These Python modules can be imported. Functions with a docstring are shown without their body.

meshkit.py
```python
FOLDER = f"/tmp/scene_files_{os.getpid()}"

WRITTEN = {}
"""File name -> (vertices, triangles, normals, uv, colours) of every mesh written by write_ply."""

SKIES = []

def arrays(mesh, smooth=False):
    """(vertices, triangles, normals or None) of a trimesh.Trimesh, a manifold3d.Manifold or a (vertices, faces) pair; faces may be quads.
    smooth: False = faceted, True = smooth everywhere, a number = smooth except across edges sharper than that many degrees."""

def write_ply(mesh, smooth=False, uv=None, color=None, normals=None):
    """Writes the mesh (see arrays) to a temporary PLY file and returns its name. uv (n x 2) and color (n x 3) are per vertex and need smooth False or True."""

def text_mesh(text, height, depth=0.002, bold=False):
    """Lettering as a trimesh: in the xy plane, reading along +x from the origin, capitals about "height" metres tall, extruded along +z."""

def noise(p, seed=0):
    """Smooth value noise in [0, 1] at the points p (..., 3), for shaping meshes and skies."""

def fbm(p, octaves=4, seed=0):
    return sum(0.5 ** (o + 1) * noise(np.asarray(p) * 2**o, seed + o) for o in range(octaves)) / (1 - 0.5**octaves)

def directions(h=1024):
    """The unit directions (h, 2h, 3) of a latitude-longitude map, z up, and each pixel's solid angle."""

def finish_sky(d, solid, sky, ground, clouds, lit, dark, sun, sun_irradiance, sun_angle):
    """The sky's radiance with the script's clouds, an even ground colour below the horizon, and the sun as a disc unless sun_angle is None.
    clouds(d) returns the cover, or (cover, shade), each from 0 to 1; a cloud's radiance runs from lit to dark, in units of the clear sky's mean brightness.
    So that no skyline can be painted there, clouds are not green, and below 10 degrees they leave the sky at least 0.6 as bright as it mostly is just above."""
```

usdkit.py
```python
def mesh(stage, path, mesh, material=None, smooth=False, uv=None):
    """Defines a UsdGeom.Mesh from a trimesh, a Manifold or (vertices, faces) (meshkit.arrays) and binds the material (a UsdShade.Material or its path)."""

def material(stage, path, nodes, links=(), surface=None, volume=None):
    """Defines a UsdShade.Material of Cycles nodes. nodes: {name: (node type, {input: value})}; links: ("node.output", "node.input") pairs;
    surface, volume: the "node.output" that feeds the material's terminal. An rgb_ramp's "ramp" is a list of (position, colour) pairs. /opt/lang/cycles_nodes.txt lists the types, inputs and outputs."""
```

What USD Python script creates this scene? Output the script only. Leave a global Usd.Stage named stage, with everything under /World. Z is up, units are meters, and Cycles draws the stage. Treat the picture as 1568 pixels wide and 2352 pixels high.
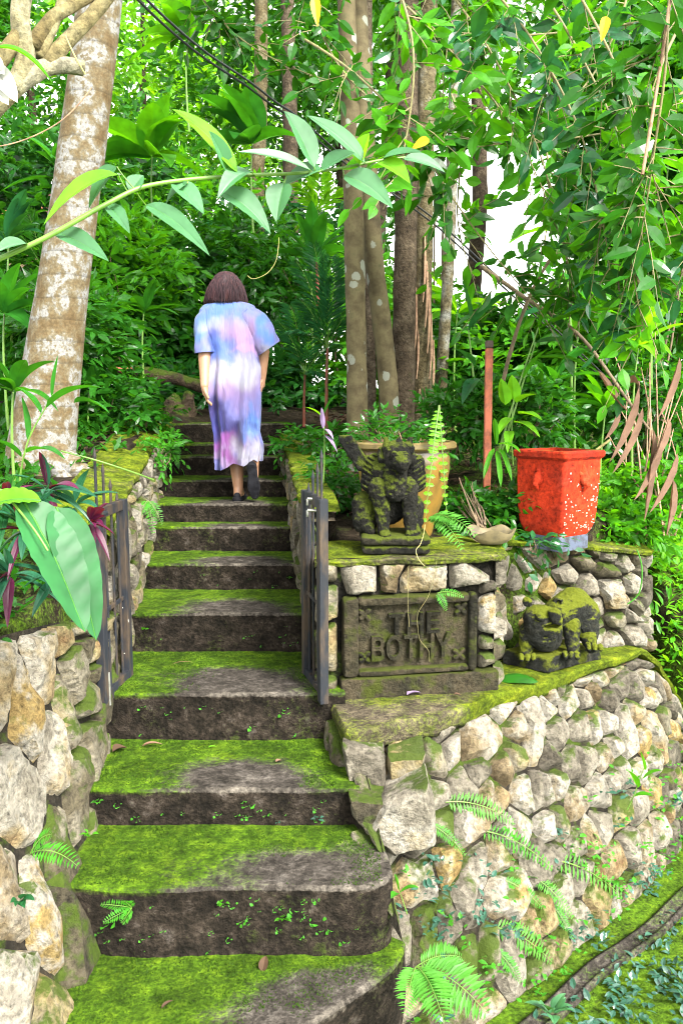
import math
import numpy as np
import trimesh, shapely, shapely.geometry as sg
import manifold3d as m3
from scipy.spatial import Voronoi, Delaunay
from scipy.interpolate import PchipInterpolator
import usdkit, meshkit
from meshkit import noise, fbm
from pxr import Usd, UsdGeom, UsdLux, UsdShade, Sdf, Gf, Vt

stage = Usd.Stage.CreateInMemory()
UsdGeom.SetStageUpAxis(stage, 'Z')
UsdGeom.SetStageMetersPerUnit(stage, 1.0)
UsdGeom.Xform.Define(stage, '/World')
UsdGeom.Scope.Define(stage, '/World/Looks')

# ------------------------------------------------------------------ camera, sky, sun
CAM_H, PITCH, FOC = 1.85, math.radians(7.4), 1900.0 / 1568.0
cam = UsdGeom.Camera.Define(stage, '/World/camera')
cam.CreateHorizontalApertureAttr(36.0)
cam.CreateVerticalApertureAttr(54.0)
cam.CreateFocalLengthAttr(36.0 * FOC)
cam.CreateClippingRangeAttr(Gf.Vec2f(0.05, 1000))
cam.AddTranslateOp().Set(Gf.Vec3d(0, 0, CAM_H))
cam.AddRotateXOp().Set(90 - math.degrees(PITCH))
cam.CreateExposureAttr(2.92)
SUN = np.array([0.55, -0.68, 0.86]); SUN /= np.linalg.norm(SUN)
sun = UsdLux.DistantLight.Define(stage, '/World/sun')
sun.CreateIntensityAttr(0.40)
sun.CreateAngleAttr(14.0)
sun.CreateColorAttr(Gf.Vec3f(1.0, 0.95, 0.86))
sun.GetPrim().CreateAttribute('inputs:normalize', Sdf.ValueTypeNames.Bool).Set(True)
_q = Gf.Rotation(Gf.Vec3d(0, 0, 1), Gf.Vec3d(*map(float, SUN))).GetQuat()
sun.AddOrientOp().Set(Gf.Quatf(_q))
sky_m = usdkit.material(stage, '/World/Looks/sky_air', {
    'sky': ('sky_texture', {'sky_type': 'single_scattering', 'sun_disc': False, 'sun_elevation': math.asin(SUN[2]), 'sun_rotation': math.atan2(SUN[0], SUN[1]), 'air_density': 1.0, 'aerosol_density': 2.5}),
    'tc': ('texture_coordinate', {}),
    'n': ('noise_texture', {'scale': 1.6, 'detail': 5.0, 'roughness': 0.55}),
    'r': ('map_range', {'from_min': 0.22, 'from_max': 0.5, 'to_min': 0.55, 'to_max': 0.97, 'clamp': True}),
    'bw': ('rgb_to_bw', {}),
    'cl': ('mix_color', {'blend_type': 'multiply', 'fac': 1.0, 'b': (1.42, 1.42, 1.38), 'use_clamp': False}),
    'm': ('mix_color', {'use_clamp': False}),
    'b': ('background_shader', {'strength': 0.11}),
}, [('tc.generated', 'n.vector'), ('n.fac', 'r.value'), ('r.result', 'm.fac'), ('sky.color', 'bw.color'), ('bw.val', 'cl.a'),
    ('sky.color', 'm.a'), ('cl.result', 'm.b'), ('m.result', 'b.color')], surface='b.background')
dome = UsdLux.DomeLight.Define(stage, '/World/sky')
UsdShade.MaterialBindingAPI.Apply(dome.GetPrim()).Bind(sky_m)
dome.GetPrim().SetCustomDataByKey('kind', 'structure')

# ------------------------------------------------------------------ survey of the place: a pixel of a 1568 px wide print and a depth or a height give a point
_c, _s = math.cos(PITCH), math.sin(PITCH)
def _ray(u, v):
    a, b = (u - 784) / 1900.0, -(v - 1176) / 1900.0
    return np.array([a, _c + b * _s, -_s + b * _c])
def P(u, v, Y):
    d = _ray(u, v); return np.array([0, 0, CAM_H]) + d * (Y / d[1])
def PZ(u, v, Z):
    d = _ray(u, v); return np.array([0, 0, CAM_H]) + d * ((Z - CAM_H) / d[2])

# ------------------------------------------------------------------ scene tree helpers
_names, LOC = {}, {}
def numbered(parent, name):
    k = (parent, name); n = _names.get(k, 0); _names[k] = n + 1
    return name if n == 0 else f'{name}_{n:03d}'
def setdata(pr, label=None, cat=None, group=None, kind=None):
    for k, v in (('label', label), ('category', cat), ('group', group), ('kind', kind)):
        if v: pr.SetCustomDataByKey(k, v)
    return pr
def thing(name, label, cat, loc=(0, 0, 0), group=None, kind=None, rz=0, sc=None):
    path = '/World/' + numbered('/World', name)
    x = UsdGeom.Xform.Define(stage, path)
    x.AddTranslateOp().Set(Gf.Vec3d(*map(float, loc)))
    if rz: x.AddRotateZOp().Set(math.degrees(rz))
    if sc: x.AddScaleOp().Set(Gf.Vec3f(*([float(sc)] * 3 if np.ndim(sc) == 0 else map(float, sc))))
    LOC[path] = np.asarray(loc, float)
    return setdata(x.GetPrim(), label, cat, group, kind)
def attrs(pr, **prim):
    api = UsdGeom.PrimvarsAPI(pr)
    for k, a in prim.items():
        a = np.asarray(a, np.float32)
        if a.ndim == 1: api.CreatePrimvar(k, Sdf.ValueTypeNames.FloatArray, 'vertex').Set(Vt.FloatArray.FromNumpy(a))
        else: api.CreatePrimvar(k, Sdf.ValueTypeNames.Color3fArray, 'vertex').Set(Vt.Vec3fArray.FromNumpy(a))
def part(parent, name, mesh, material, smooth=False, label=None, kind=None, **prim):
    pp = str(parent.GetPath()) if parent is not None else '/World'
    path = pp + '/' + numbered(pp, name)
    loc = LOC.get(pp, np.zeros(3)); LOC[path] = loc
    if isinstance(mesh, MB): mesh = mesh.get()
    v, f, n = meshkit.arrays(mesh, smooth)
    m = usdkit.mesh(stage, path, (v - loc, f), M[material] if isinstance(material, str) else material)
    if n is not None:
        m.CreateNormalsAttr(Vt.Vec3fArray.FromNumpy(n.astype(np.float32))); m.SetNormalsInterpolation('vertex')
    if prim: attrs(m.GetPrim(), **prim)
    return setdata(m.GetPrim(), label, None, None, kind)
def top(name, mesh, material, label, cat=None, group=None, kind=None, smooth=False, **prim):
    return setdata(part(None, name, mesh, material, smooth, **prim), label, cat, group, kind)
def dup(src, name, loc, rz=0, sc=1.0, label=None, group=None):
    cd = src.GetCustomData()
    r = thing(name, label or cd.get('label'), cd.get('category'), loc, group or cd.get('group'), None, rz, sc)
    r.GetReferences().AddInternalReference(src.GetPath()); r.SetInstanceable(True)
    return r

class MB:
    def __init__(s): s.v, s.f, s.n = [], [], 0
    def add(s, v, f=None):
        if f is None:
            if hasattr(v, 'to_mesh'): v, f, _ = meshkit.arrays(v)
            elif hasattr(v, 'faces'): v, f = v.vertices, v.faces
            else: v, f = v
        v, f = np.asarray(v, float), np.asarray(f, int)
        if f.shape[1] == 4: f = np.vstack([f[:, [0, 1, 2]], f[:, [0, 2, 3]]])
        s.v.append(v); s.f.append(f + s.n); s.n += len(v); return s
    def get(s): return (np.vstack(s.v), np.vstack(s.f)) if s.v else (np.zeros((0, 3)), np.zeros((0, 3), int))

def unit(a):
    a = np.asarray(a, float); return a / np.maximum(np.linalg.norm(a, axis=-1, keepdims=True), 1e-9)
def smoothstep(a, b, x):
    t = np.clip((x - a) / (b - a), 0, 1); return t * t * (3 - 2 * t)
def curve(pts, n=20):
    """A smooth line through the points."""
    p = np.asarray(pts, float)
    if len(p) == 2: return p[0] + np.linspace(0, 1, n)[:, None] * (p[1] - p[0])
    d = np.r_[0, np.cumsum(np.linalg.norm(np.diff(p[:, :3], axis=0), axis=1))]
    return PchipInterpolator(d, p, axis=0)(np.linspace(0, d[-1], n))
def tube(pts, radii, sides=8, caps=True, seed=None, rough=0.0, rings=None):
    p = np.asarray(pts, float); n = len(p)
    r = np.broadcast_to(np.asarray(radii, float), (n,)) if np.ndim(radii) == 0 or len(radii) == n else np.interp(np.linspace(0, 1, n), np.linspace(0, 1, len(radii)), radii)
    t = unit(np.gradient(p, axis=0))
    a = np.zeros_like(p); ref = np.array([1.0, 0, 0]) if abs(t[0][0]) < 0.8 else np.array([0, 1.0, 0])
    for i in range(n):
        x = ref - t[i] * ref.dot(t[i]); ref = x / np.linalg.norm(x); a[i] = ref
    b = np.cross(t, a); ang = np.arange(sides) * 2 * np.pi / sides
    dirs = np.cos(ang)[None, :, None] * a[:, None] + np.sin(ang)[None, :, None] * b[:, None]
    v = p[:, None] + r[:, None, None] * dirs
    if rough: v = v + dirs * ((fbm(v * (0.5 / max(r.max(), 1e-3)), 3, seed or 0) - .5) * 2 * rough)[..., None]
    i, j = np.meshgrid(np.arange(n - 1), np.arange(sides), indexing='ij')
    q = np.stack([i * sides + j, i * sides + (j + 1) % sides, (i + 1) * sides + (j + 1) % sides, (i + 1) * sides + j], -1).reshape(-1, 4)
    f = np.vstack([q[:, [0, 1, 2]], q[:, [0, 2, 3]]]); v = v.reshape(-1, 3)
    if caps:
        m = len(v); v = np.vstack([v, p[0], p[-1]]); k = np.arange(sides)
        f = np.vstack([f, np.c_[(k + 1) % sides, k, np.full(sides, m)], np.c_[(n - 1) * sides + k, (n - 1) * sides + (k + 1) % sides, np.full(sides, m + 1)]])
    return v, f
def box(x0, x1, bev=0.0):
    x0, x1 = np.asarray(x0, float), np.asarray(x1, float)
    if not bev:
        m = trimesh.creation.box(x1 - x0); m.apply_translation((x0 + x1) / 2); return m.vertices, m.faces
    pts = []
    for sgn in np.ndindex(2, 2, 2):
        c = np.where(np.array(sgn) == 1, x1, x0); d = np.where(np.array(sgn) == 1, -bev, bev)
        for k in range(3):
            e = d.copy(); e[k] = 0; pts.append(c + e)
    return meshkit.arrays(m3.Manifold.hull_points(np.array(pts)))[:2]
def bar(a, b, w, h, up=(0, 0, 1), bev=0.003):
    """A bevelled square bar from a to b."""
    a, b = np.asarray(a, float), np.asarray(b, float); L = np.linalg.norm(b - a); t = (b - a) / L
    s_ = np.cross(t, up); s_ = s_ / np.linalg.norm(s_); u_ = np.cross(s_, t)
    v, f = box((0, -w / 2, -h / 2), (L, w / 2, h / 2), bev)
    return a + v[:, :1] * t + v[:, 1:2] * s_ + v[:, 2:] * u_, f
def blob(chain, seg=24):
    """One solid from (p, r, q, s) links: hulls of two spheres each."""
    out = m3.Manifold()
    for (p, r, q, s_) in chain:
        k = []
        for c, rr in ((p, r), (q, s_)):
            e = m3.Manifold.sphere(1.0, seg).scale([float(x) for x in np.broadcast_to(rr, 3)]).translate([float(x) for x in c]); k.append(e)
        out = out + m3.Manifold.batch_hull(k)
    return out
def soften(man, edge, iters=8, disp=0.0, scale=10, seed=0):
    m = man.refine_to_length(edge); v, f, _ = meshkit.arrays(m)
    t = trimesh.Trimesh(v, f, process=True)
    if iters: trimesh.smoothing.filter_taubin(t, iterations=iters)
    v = np.array(t.vertices)
    if disp: v = v + np.array(t.vertex_normals) * ((fbm(v * scale, 4, seed) - .5) * 2 * disp)[:, None]
    return v, np.array(t.faces)
def lathe(profile, n=40, center=(0, 0, 0), wob=0.0):
    pr = np.asarray(profile, float); ang = np.arange(n) * 2 * np.pi / n
    v = np.stack([pr[:, :1] * np.cos(ang), pr[:, :1] * np.sin(ang), np.repeat(pr[:, 1:], n, 1)], -1)
    m = len(pr); i, j = np.meshgrid(np.arange(m - 1), np.arange(n), indexing='ij')
    q = np.stack([i * n + j, i * n + (j + 1) % n, (i + 1) * n + (j + 1) % n, (i + 1) * n + j], -1).reshape(-1, 4)
    return v.reshape(-1, 3) + np.asarray(center), np.vstack([q[:, [0, 1, 2]], q[:, [0, 2, 3]]])
def grid_faces(n, m):
    i, j = np.meshgrid(np.arange(n - 1), np.arange(m - 1), indexing='ij')
    q = np.stack([i * m + j, i * m + j + 1, (i + 1) * m + j + 1, (i + 1) * m + j], -1).reshape(-1, 4)
    return np.vstack([q[:, [0, 1, 2]], q[:, [0, 2, 3]]])
# ------------------------------------------------------------------ materials
M = {}
def mat(name, nodes, links, surface='p.BSDF'):
    M[name] = usdkit.material(stage, '/World/Looks/' + name, nodes, links, surface=surface)
def leaf_mat(name, cols, trans=0.36, rough=0.42, glow=(2.0, 1.5, 0.3), spec=0.28, spot=0.0):
    """Leaf: colour differs from leaf to leaf, light passes through."""
    nodes = {'g': ('geometry', {}), 'r': ('rgb_ramp', {'ramp': [(i / max(1, len(cols) - 1), c) for i, c in enumerate(cols)]}),
             'n': ('noise_texture', {'scale': 9.0, 'detail': 3.0}), 'mr': ('map_range', {'from_min': .3, 'from_max': .7, 'to_min': .7, 'to_max': 1.25}),
             'hv': ('hsv', {}), 'p': ('principled_bsdf', {'roughness': rough, 'specular_ior_level': spec}),
             'tm': ('mix_color', {'blend_type': 'multiply', 'fac': 1.0, 'b': glow, 'use_clamp': False}), 't': ('translucent_bsdf', {}), 'm': ('mix_closure', {'fac': trans})}
    mat(name, nodes, [('g.random_per_island', 'r.fac'), ('g.position', 'n.vector'), ('n.fac', 'mr.value'), ('mr.result', 'hv.value'), ('r.color', 'hv.color'),
                      ('hv.color', 'p.base_color'), ('hv.color', 'tm.a'), ('tm.result', 't.color'), ('p.BSDF', 'm.closure1'), ('t.BSDF', 'm.closure2')], 'm.closure')
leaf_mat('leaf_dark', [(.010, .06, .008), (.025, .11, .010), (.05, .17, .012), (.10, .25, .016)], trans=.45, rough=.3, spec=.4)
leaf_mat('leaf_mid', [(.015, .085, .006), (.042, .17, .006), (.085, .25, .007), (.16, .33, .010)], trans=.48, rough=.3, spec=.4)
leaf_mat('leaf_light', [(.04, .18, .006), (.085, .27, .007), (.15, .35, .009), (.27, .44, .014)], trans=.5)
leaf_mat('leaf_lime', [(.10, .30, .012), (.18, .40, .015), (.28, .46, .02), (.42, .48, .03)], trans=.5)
leaf_mat('leaf_cool', [(.012, .07, .022), (.028, .12, .038), (.05, .17, .055), (.12, .26, .10)], trans=.4, rough=.26, spec=.5)
leaf_mat('leaf_broad', [(.02, .12, .012), (.05, .22, .015), (.09, .28, .02)], trans=.42, rough=.32)
leaf_mat('leaf_waxy', [(.036, .12, .045), (.05, .15, .062), (.07, .185, .085)], trans=.24, rough=.45, spec=.45)
leaf_mat('leaf_drooping', [(.018, .10, .028), (.03, .13, .045)], trans=.3, rough=.5, spec=.3)
leaf_mat('leaf_blue', [(.016, .055, .035), (.03, .085, .065), (.055, .11, .11), (.075, .105, .135)], trans=.12, rough=.25, spec=.8)
leaf_mat('leaf_purple', [(.055, .006, .026), (.085, .009, .042), (.115, .016, .06)], trans=.25)
leaf_mat('leaf_two_tone', [(.012, .06, .03), (.03, .10, .05), (.05, .13, .07), (.09, .05, .09)], trans=.15, rough=.3)
leaf_mat('leaf_yellow', [(.42, .28, .01), (.48, .31, .015)], trans=.4)
leaf_mat('leaf_brown', [(.12, .07, .045), (.20, .125, .08), (.27, .18, .12), (.33, .24, .17)], trans=.12, rough=.7, glow=(1.2, 1, .7), spec=.2)
leaf_mat('leaf_litter', [(.05, .028, .015), (.11, .055, .03), (.20, .10, .055), (.30, .19, .12)], trans=.05, rough=.8, glow=(1, 1, 1), spec=.2)
leaf_mat('fern_green', [(.035, .17, .010), (.06, .24, .012), (.10, .29, .02)], trans=.4, rough=.45)
leaf_mat('fern_pale', [(.05, .18, .02), (.085, .25, .04), (.13, .30, .07)], trans=.35, rough=.45)
leaf_mat('moss_blade', [(.022, .05, .003), (.05, .095, .004), (.085, .14, .006), (.12, .16, .01)], trans=.25, rough=.7, glow=(1.3, 1.2, .5), spec=.1)
leaf_mat('petal', [(.5, .49, .45), (.52, .5, .47)], trans=.3, glow=(1, 1, 1))
leaf_mat('leaf_mauve', [(.20, .14, .24), (.28, .20, .33)], trans=.15, glow=(1, 1, 1))

def sc_(r, k): return [(a, tuple(x * k for x in c)) for a, c in r]
def rock(name, ramp, moss=0.5, scale=5.0, bump=0.5, mosscol=((.022, .036, .004), (.06, .10, .007)), lich=0.35, dim=.72):
    ramp = sc_(ramp, dim); mosscol = tuple(tuple(x * .78 for x in c) for c in mosscol)
    nodes = {
        'g': ('geometry', {}), 'o': ('object_info', {}), 'w': ('math', {'math_type': 'multiply', 'value2': 40.0}),
        'n1': ('noise_texture', {'dimensions': '4D', 'scale': scale, 'detail': 5.0, 'roughness': .62}), 'r1': ('rgb_ramp', {'ramp': ramp}),
        'sh': ('math', {'math_type': 'multiply_add', 'value2': .34, 'value3': -.17}), 'ad': ('math', {'math_type': 'add'}),
        'n2': ('noise_texture', {'scale': 38.0, 'detail': 8.0, 'roughness': .74}), 'm2': ('map_range', {'from_min': .36, 'from_max': .62, 'to_min': .38, 'to_max': 1.22}),
        'hv': ('hsv', {}),
        'nl': ('noise_texture', {'scale': 19.0, 'detail': 4.0, 'roughness': .7}), 'ml': ('map_range', {'from_min': .56, 'from_max': .66, 'to_min': 0, 'to_max': lich, 'clamp': True}),
        'ld': ('mix_color', {'b': (.035, .033, .026)}),
        'sx': ('separate_xyz', {}), 'n3': ('noise_texture', {'scale': 7.0, 'detail': 6.0, 'roughness': .65}),
        'a3': ('math', {'math_type': 'multiply_add', 'value2': .22}), 'm3': ('map_range', {'from_min': .70 - .25 * moss, 'from_max': .80 - .25 * moss, 'to_min': 0, 'to_max': .92, 'clamp': True}),
        'mc': ('mix_color', {'a': mosscol[0], 'b': mosscol[1]}), 'mx': ('mix_color', {}),
        'bn': ('math', {'math_type': 'multiply_add', 'value2': .7}), 'bm': ('bump', {'strength': min(1, bump * 1.5), 'distance': .020}), 'p': ('principled_bsdf', {'roughness': .85, 'specular_ior_level': .12}),
    }
    links = [('g.position', 'n1.vector'), ('o.random', 'w.value1'), ('w.value', 'n1.w'), ('o.random', 'sh.value1'), ('n1.fac', 'ad.value1'), ('sh.value', 'ad.value2'), ('ad.value', 'r1.fac'),
             ('g.position', 'n2.vector'), ('n2.fac', 'm2.value'), ('m2.result', 'hv.value'), ('r1.color', 'hv.color'),
             ('g.position', 'nl.vector'), ('nl.fac', 'ml.value'), ('ml.result', 'ld.fac'), ('hv.color', 'ld.a'),
             ('g.normal', 'sx.vector'), ('g.position', 'n3.vector'), ('sx.z', 'a3.value1'), ('n3.fac', 'a3.value3'), ('a3.value', 'm3.value'), ('m3.result', 'mx.fac'),
             ('n2.fac', 'mc.fac'), ('ld.result', 'mx.a'), ('mc.result', 'mx.b'), ('mx.result', 'p.base_color'), ('nl.fac', 'bn.value1'), ('n2.fac', 'bn.value3'), ('bn.value', 'bm.height'), ('bm.normal', 'p.normal')]
    mat(name, nodes, links)
def sc_(r, k): return [(a, tuple(x * k for x in c)) for a, c in r]
STONE_RAMP = [(.22, (.10, .085, .06)), (.36, (.24, .21, .16)), (.48, (.44, .39, .305)), (.58, (.57, .525, .435)), (.70, (.48, .37, .20)), (.84, (.28, .16, .07))]
rock('stone_pale', sc_(STONE_RAMP, .55), moss=.12, bump=.6)
rock('stone_mossy', sc_([(.25, (.07, .06, .04)), (.42, (.19, .16, .10)), (.55, (.36, .32, .24)), (.68, (.45, .36, .18)), (.8, (.25, .15, .07))], .58), moss=.50, bump=.6)
rock('stone_ochre', sc_([(.22, (.14, .10, .05)), (.36, (.34, .26, .15)), (.46, (.52, .46, .36)), (.56, (.60, .55, .46)), (.64, (.50, .36, .14)), (.8, (.36, .21, .07))], .55), moss=.06, bump=.6, lich=.25)
rock('mortar', [(.3, (.008, .007, .005)), (.5, (.020, .017, .012)), (.7, (.045, .036, .024))], moss=.42, bump=.8)
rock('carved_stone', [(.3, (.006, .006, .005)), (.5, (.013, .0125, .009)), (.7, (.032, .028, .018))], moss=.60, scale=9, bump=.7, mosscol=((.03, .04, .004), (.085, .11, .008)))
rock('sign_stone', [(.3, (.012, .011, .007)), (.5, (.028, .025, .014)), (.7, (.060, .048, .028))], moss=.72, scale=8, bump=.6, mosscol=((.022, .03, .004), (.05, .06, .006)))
rock('bark_pale', [(.25, (.16, .09, .04)), (.42, (.30, .19, .09)), (.55, (.42, .36, .27)), (.66, (.52, .50, .46)), (.8, (.34, .22, .10))], moss=.12, scale=8, bump=.5, lich=.12)
rock('bark_olive', sc_([(.25, (.07, .055, .025)), (.45, (.16, .125, .06)), (.6, (.25, .21, .12)), (.78, (.44, .44, .38))], .6), moss=.3, scale=9, bump=.5, lich=.2)
rock('bark_brown', sc_([(.25, (.05, .036, .022)), (.45, (.11, .080, .05)), (.6, (.19, .145, .095)), (.8, (.30, .25, .18))], .62), moss=.2, scale=9, bump=.6)
rock('bark_smooth', sc_([(.25, (.20, .15, .06)), (.45, (.34, .28, .13)), (.6, (.42, .37, .20)), (.8, (.50, .46, .32))], .58), moss=.1, scale=9, bump=.4, lich=.12)
rock('soil', [(.3, (.015, .010, .006)), (.5, (.035, .023, .013)), (.7, (.06, .04, .023))], moss=.55, scale=4, bump=.8)

def mossy(name, bare, green, dark_bias=0.0, bump=.6, gain=1.0):
    bare, green = sc_(bare, .62 * gain), sc_(green, .86)
    """Concrete with moss where the surface attribute 'moss' and a noise say so; a worn pale arris where 'arris' says so."""
    nodes = {
        'g': ('geometry', {}), 'am': ('attribute', {'attribute': 'moss'}), 'ar': ('attribute', {'attribute': 'arris'}),
        'n1': ('noise_texture', {'scale': 3.2, 'detail': 7.0, 'roughness': .68}), 'n2': ('noise_texture', {'scale': 60.0, 'detail': 4.0, 'roughness': .7}),
        'n3': ('noise_texture', {'scale': 15.0, 'detail': 5.0, 'roughness': .65}),
        'rb': ('rgb_ramp', {'ramp': bare}), 'rg': ('rgb_ramp', {'ramp': green}),
        's1': ('math', {'math_type': 'multiply_add', 'value2': 1.5}), 's2': ('math', {'math_type': 'multiply_add', 'value2': .85}), 'mm': ('map_range', {'from_min': 1.56, 'from_max': 1.92, 'to_min': 0, 'to_max': .97, 'clamp': True}),
        'am2': ('math', {'math_type': 'add'}), 'aw': ('map_range', {'from_min': .85, 'from_max': 1.2, 'to_min': 0, 'to_max': .85, 'clamp': True}),
        'mb': ('mix_color', {'b': (.12, .105, .085)}), 'mx': ('mix_color', {}), 'm2': ('map_range', {'from_min': .3, 'from_max': .7, 'to_min': .55, 'to_max': 1.3}), 'hv': ('hsv', {}), 'm4': ('map_range', {'from_min': .34, 'from_max': .64, 'to_min': .55, 'to_max': 1.12, 'clamp': True}), 'mu4': ('math', {'math_type': 'multiply'}), 'n4': ('noise_texture', {'scale': 5.5, 'detail': 6.0, 'roughness': .7}),
        'bs': ('math', {'math_type': 'multiply_add', 'value2': 2.2}), 'bm': ('bump', {'strength': bump, 'distance': .014}), 'p': ('principled_bsdf', {'roughness': .9, 'specular_ior_level': .08}),
    }
    links = [('g.position', k + '.vector') for k in ('n1', 'n2', 'n3')] + [
        ('n3.fac', 'rb.fac'), ('n1.fac', 's1.value1'), ('am.fac', 's1.value3'), ('n2.fac', 's2.value1'), ('s1.value', 's2.value3'), ('s2.value', 'mm.value'),
        ('n3.fac', 'rg.fac'), ('ar.fac', 'am2.value1'), ('n3.fac', 'am2.value2'), ('am2.value', 'aw.value'), ('aw.result', 'mb.fac'), ('rb.color', 'mb.a'),
        ('mb.result', 'mx.a'), ('rg.color', 'mx.b'), ('mm.result', 'mx.fac'), ('n2.fac', 'm2.value'), ('g.position', 'n4.vector'), ('n4.fac', 'm4.value'), ('m4.result', 'mu4.value1'), ('m2.result', 'mu4.value2'), ('mu4.value', 'hv.value'), ('mx.result', 'hv.color'), ('hv.color', 'p.base_color'),
        ('n3.fac', 'bs.value1'), ('n2.fac', 'bs.value3'), ('bs.value', 'bm.height'), ('bm.normal', 'p.normal')]
    mat(name, nodes, links)
GREEN = [(.3, (.018, .040, .002)), (.5, (.044, .092, .003)), (.66, (.082, .145, .004)), (.8, (.12, .18, .006))]
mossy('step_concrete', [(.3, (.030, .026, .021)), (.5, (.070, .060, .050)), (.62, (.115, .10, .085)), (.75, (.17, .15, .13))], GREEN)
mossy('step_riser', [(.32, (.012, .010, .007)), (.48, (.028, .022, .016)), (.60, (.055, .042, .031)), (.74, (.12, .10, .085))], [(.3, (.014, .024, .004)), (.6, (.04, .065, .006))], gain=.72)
mossy('coping_moss', [(.3, (.03, .024, .017)), (.5, (.065, .053, .036)), (.7, (.13, .105, .07))], [(.3, (.035, .055, .003)), (.5, (.082, .115, .004)), (.7, (.15, .18, .006))], bump=.8, gain=1.7)
mossy('ground_moss', [(.3, (.013, .009, .005)), (.5, (.028, .020, .012)), (.7, (.06, .045, .03))], [(.3, (.025, .055, .003)), (.55, (.065, .13, .006)), (.75, (.12, .19, .008))])

def plain(name, col, rough=.5, metal=0.0, spec=.5, col2=None, scale=20, bump=0.0, coat=0.0, lo=.45, hi=.6, sc3=None):
    col = tuple(x * .74 for x in col); col2 = tuple(x * .74 for x in col2) if col2 else None
    c2 = col2 or tuple(x * .7 for x in col)
    mat(name, {'g': ('geometry', {}), 'mp': ('mapping', {'scale': sc3 or (1, 1, 1)}), 'n': ('noise_texture', {'scale': scale, 'detail': 5.0, 'roughness': .65}), 'mr': ('map_range', {'from_min': lo, 'from_max': hi, 'to_min': 0, 'to_max': 1, 'clamp': True}), 'm': ('mix_color', {'a': col, 'b': c2}),
               'bm': ('bump', {'strength': bump, 'distance': .006}), 'p': ('principled_bsdf', {'roughness': rough, 'metallic': metal, 'specular_ior_level': spec, 'coat_weight': coat})},
        [('g.position', 'mp.vector'), ('mp.vector', 'n.vector'), ('n.fac', 'mr.value'), ('mr.result', 'm.fac'), ('m.result', 'p.base_color'), ('n.fac', 'bm.height'), ('bm.normal', 'p.normal')])
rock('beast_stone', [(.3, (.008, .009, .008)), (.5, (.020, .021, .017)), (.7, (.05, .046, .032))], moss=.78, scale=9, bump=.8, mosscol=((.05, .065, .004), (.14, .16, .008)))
plain('gate_iron', (.013, .015, .020), rough=.6, metal=.1, spec=.25, col2=(.06, .042, .028), scale=13, bump=.4, lo=.46, hi=.64, sc3=(1, 1, .35))
plain('bright_steel', (.55, .53, .5), rough=.35, metal=.9)
plain('white_flake', (.7, .7, .66), rough=.8)
plain('post_rust', (.34, .085, .035), rough=.75, col2=(.20, .05, .02), scale=22, bump=.3)
plain('post_top_dark', (.05, .028, .02), rough=.8)
rock('planter_red', [(.28, (.16, .013, .005)), (.42, (.33, .022, .006)), (.55, (.44, .030, .007)), (.70, (.50, .045, .012)), (.85, (.42, .08, .035))], moss=.16, scale=3.5, bump=.12, lich=.16)
plain('planter_foot_blue', (.06, .075, .12), rough=.6, col2=(.02, .02, .025), scale=18)
plain('white_speck', (.5, .40, .33), rough=.8)
plain('urn_glaze', (.155, .088, .016), rough=.35, col2=(.085, .055, .014), scale=7, coat=.4)
plain('urn_rim_glaze', (.14, .10, .03), rough=.35, col2=(.08, .055, .02), scale=9, coat=.3)
plain('shard_clay', (.13, .10, .045), rough=.7, col2=(.07, .055, .025), scale=14)
plain('cable_black', (.010, .011, .013), rough=.45)
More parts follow.
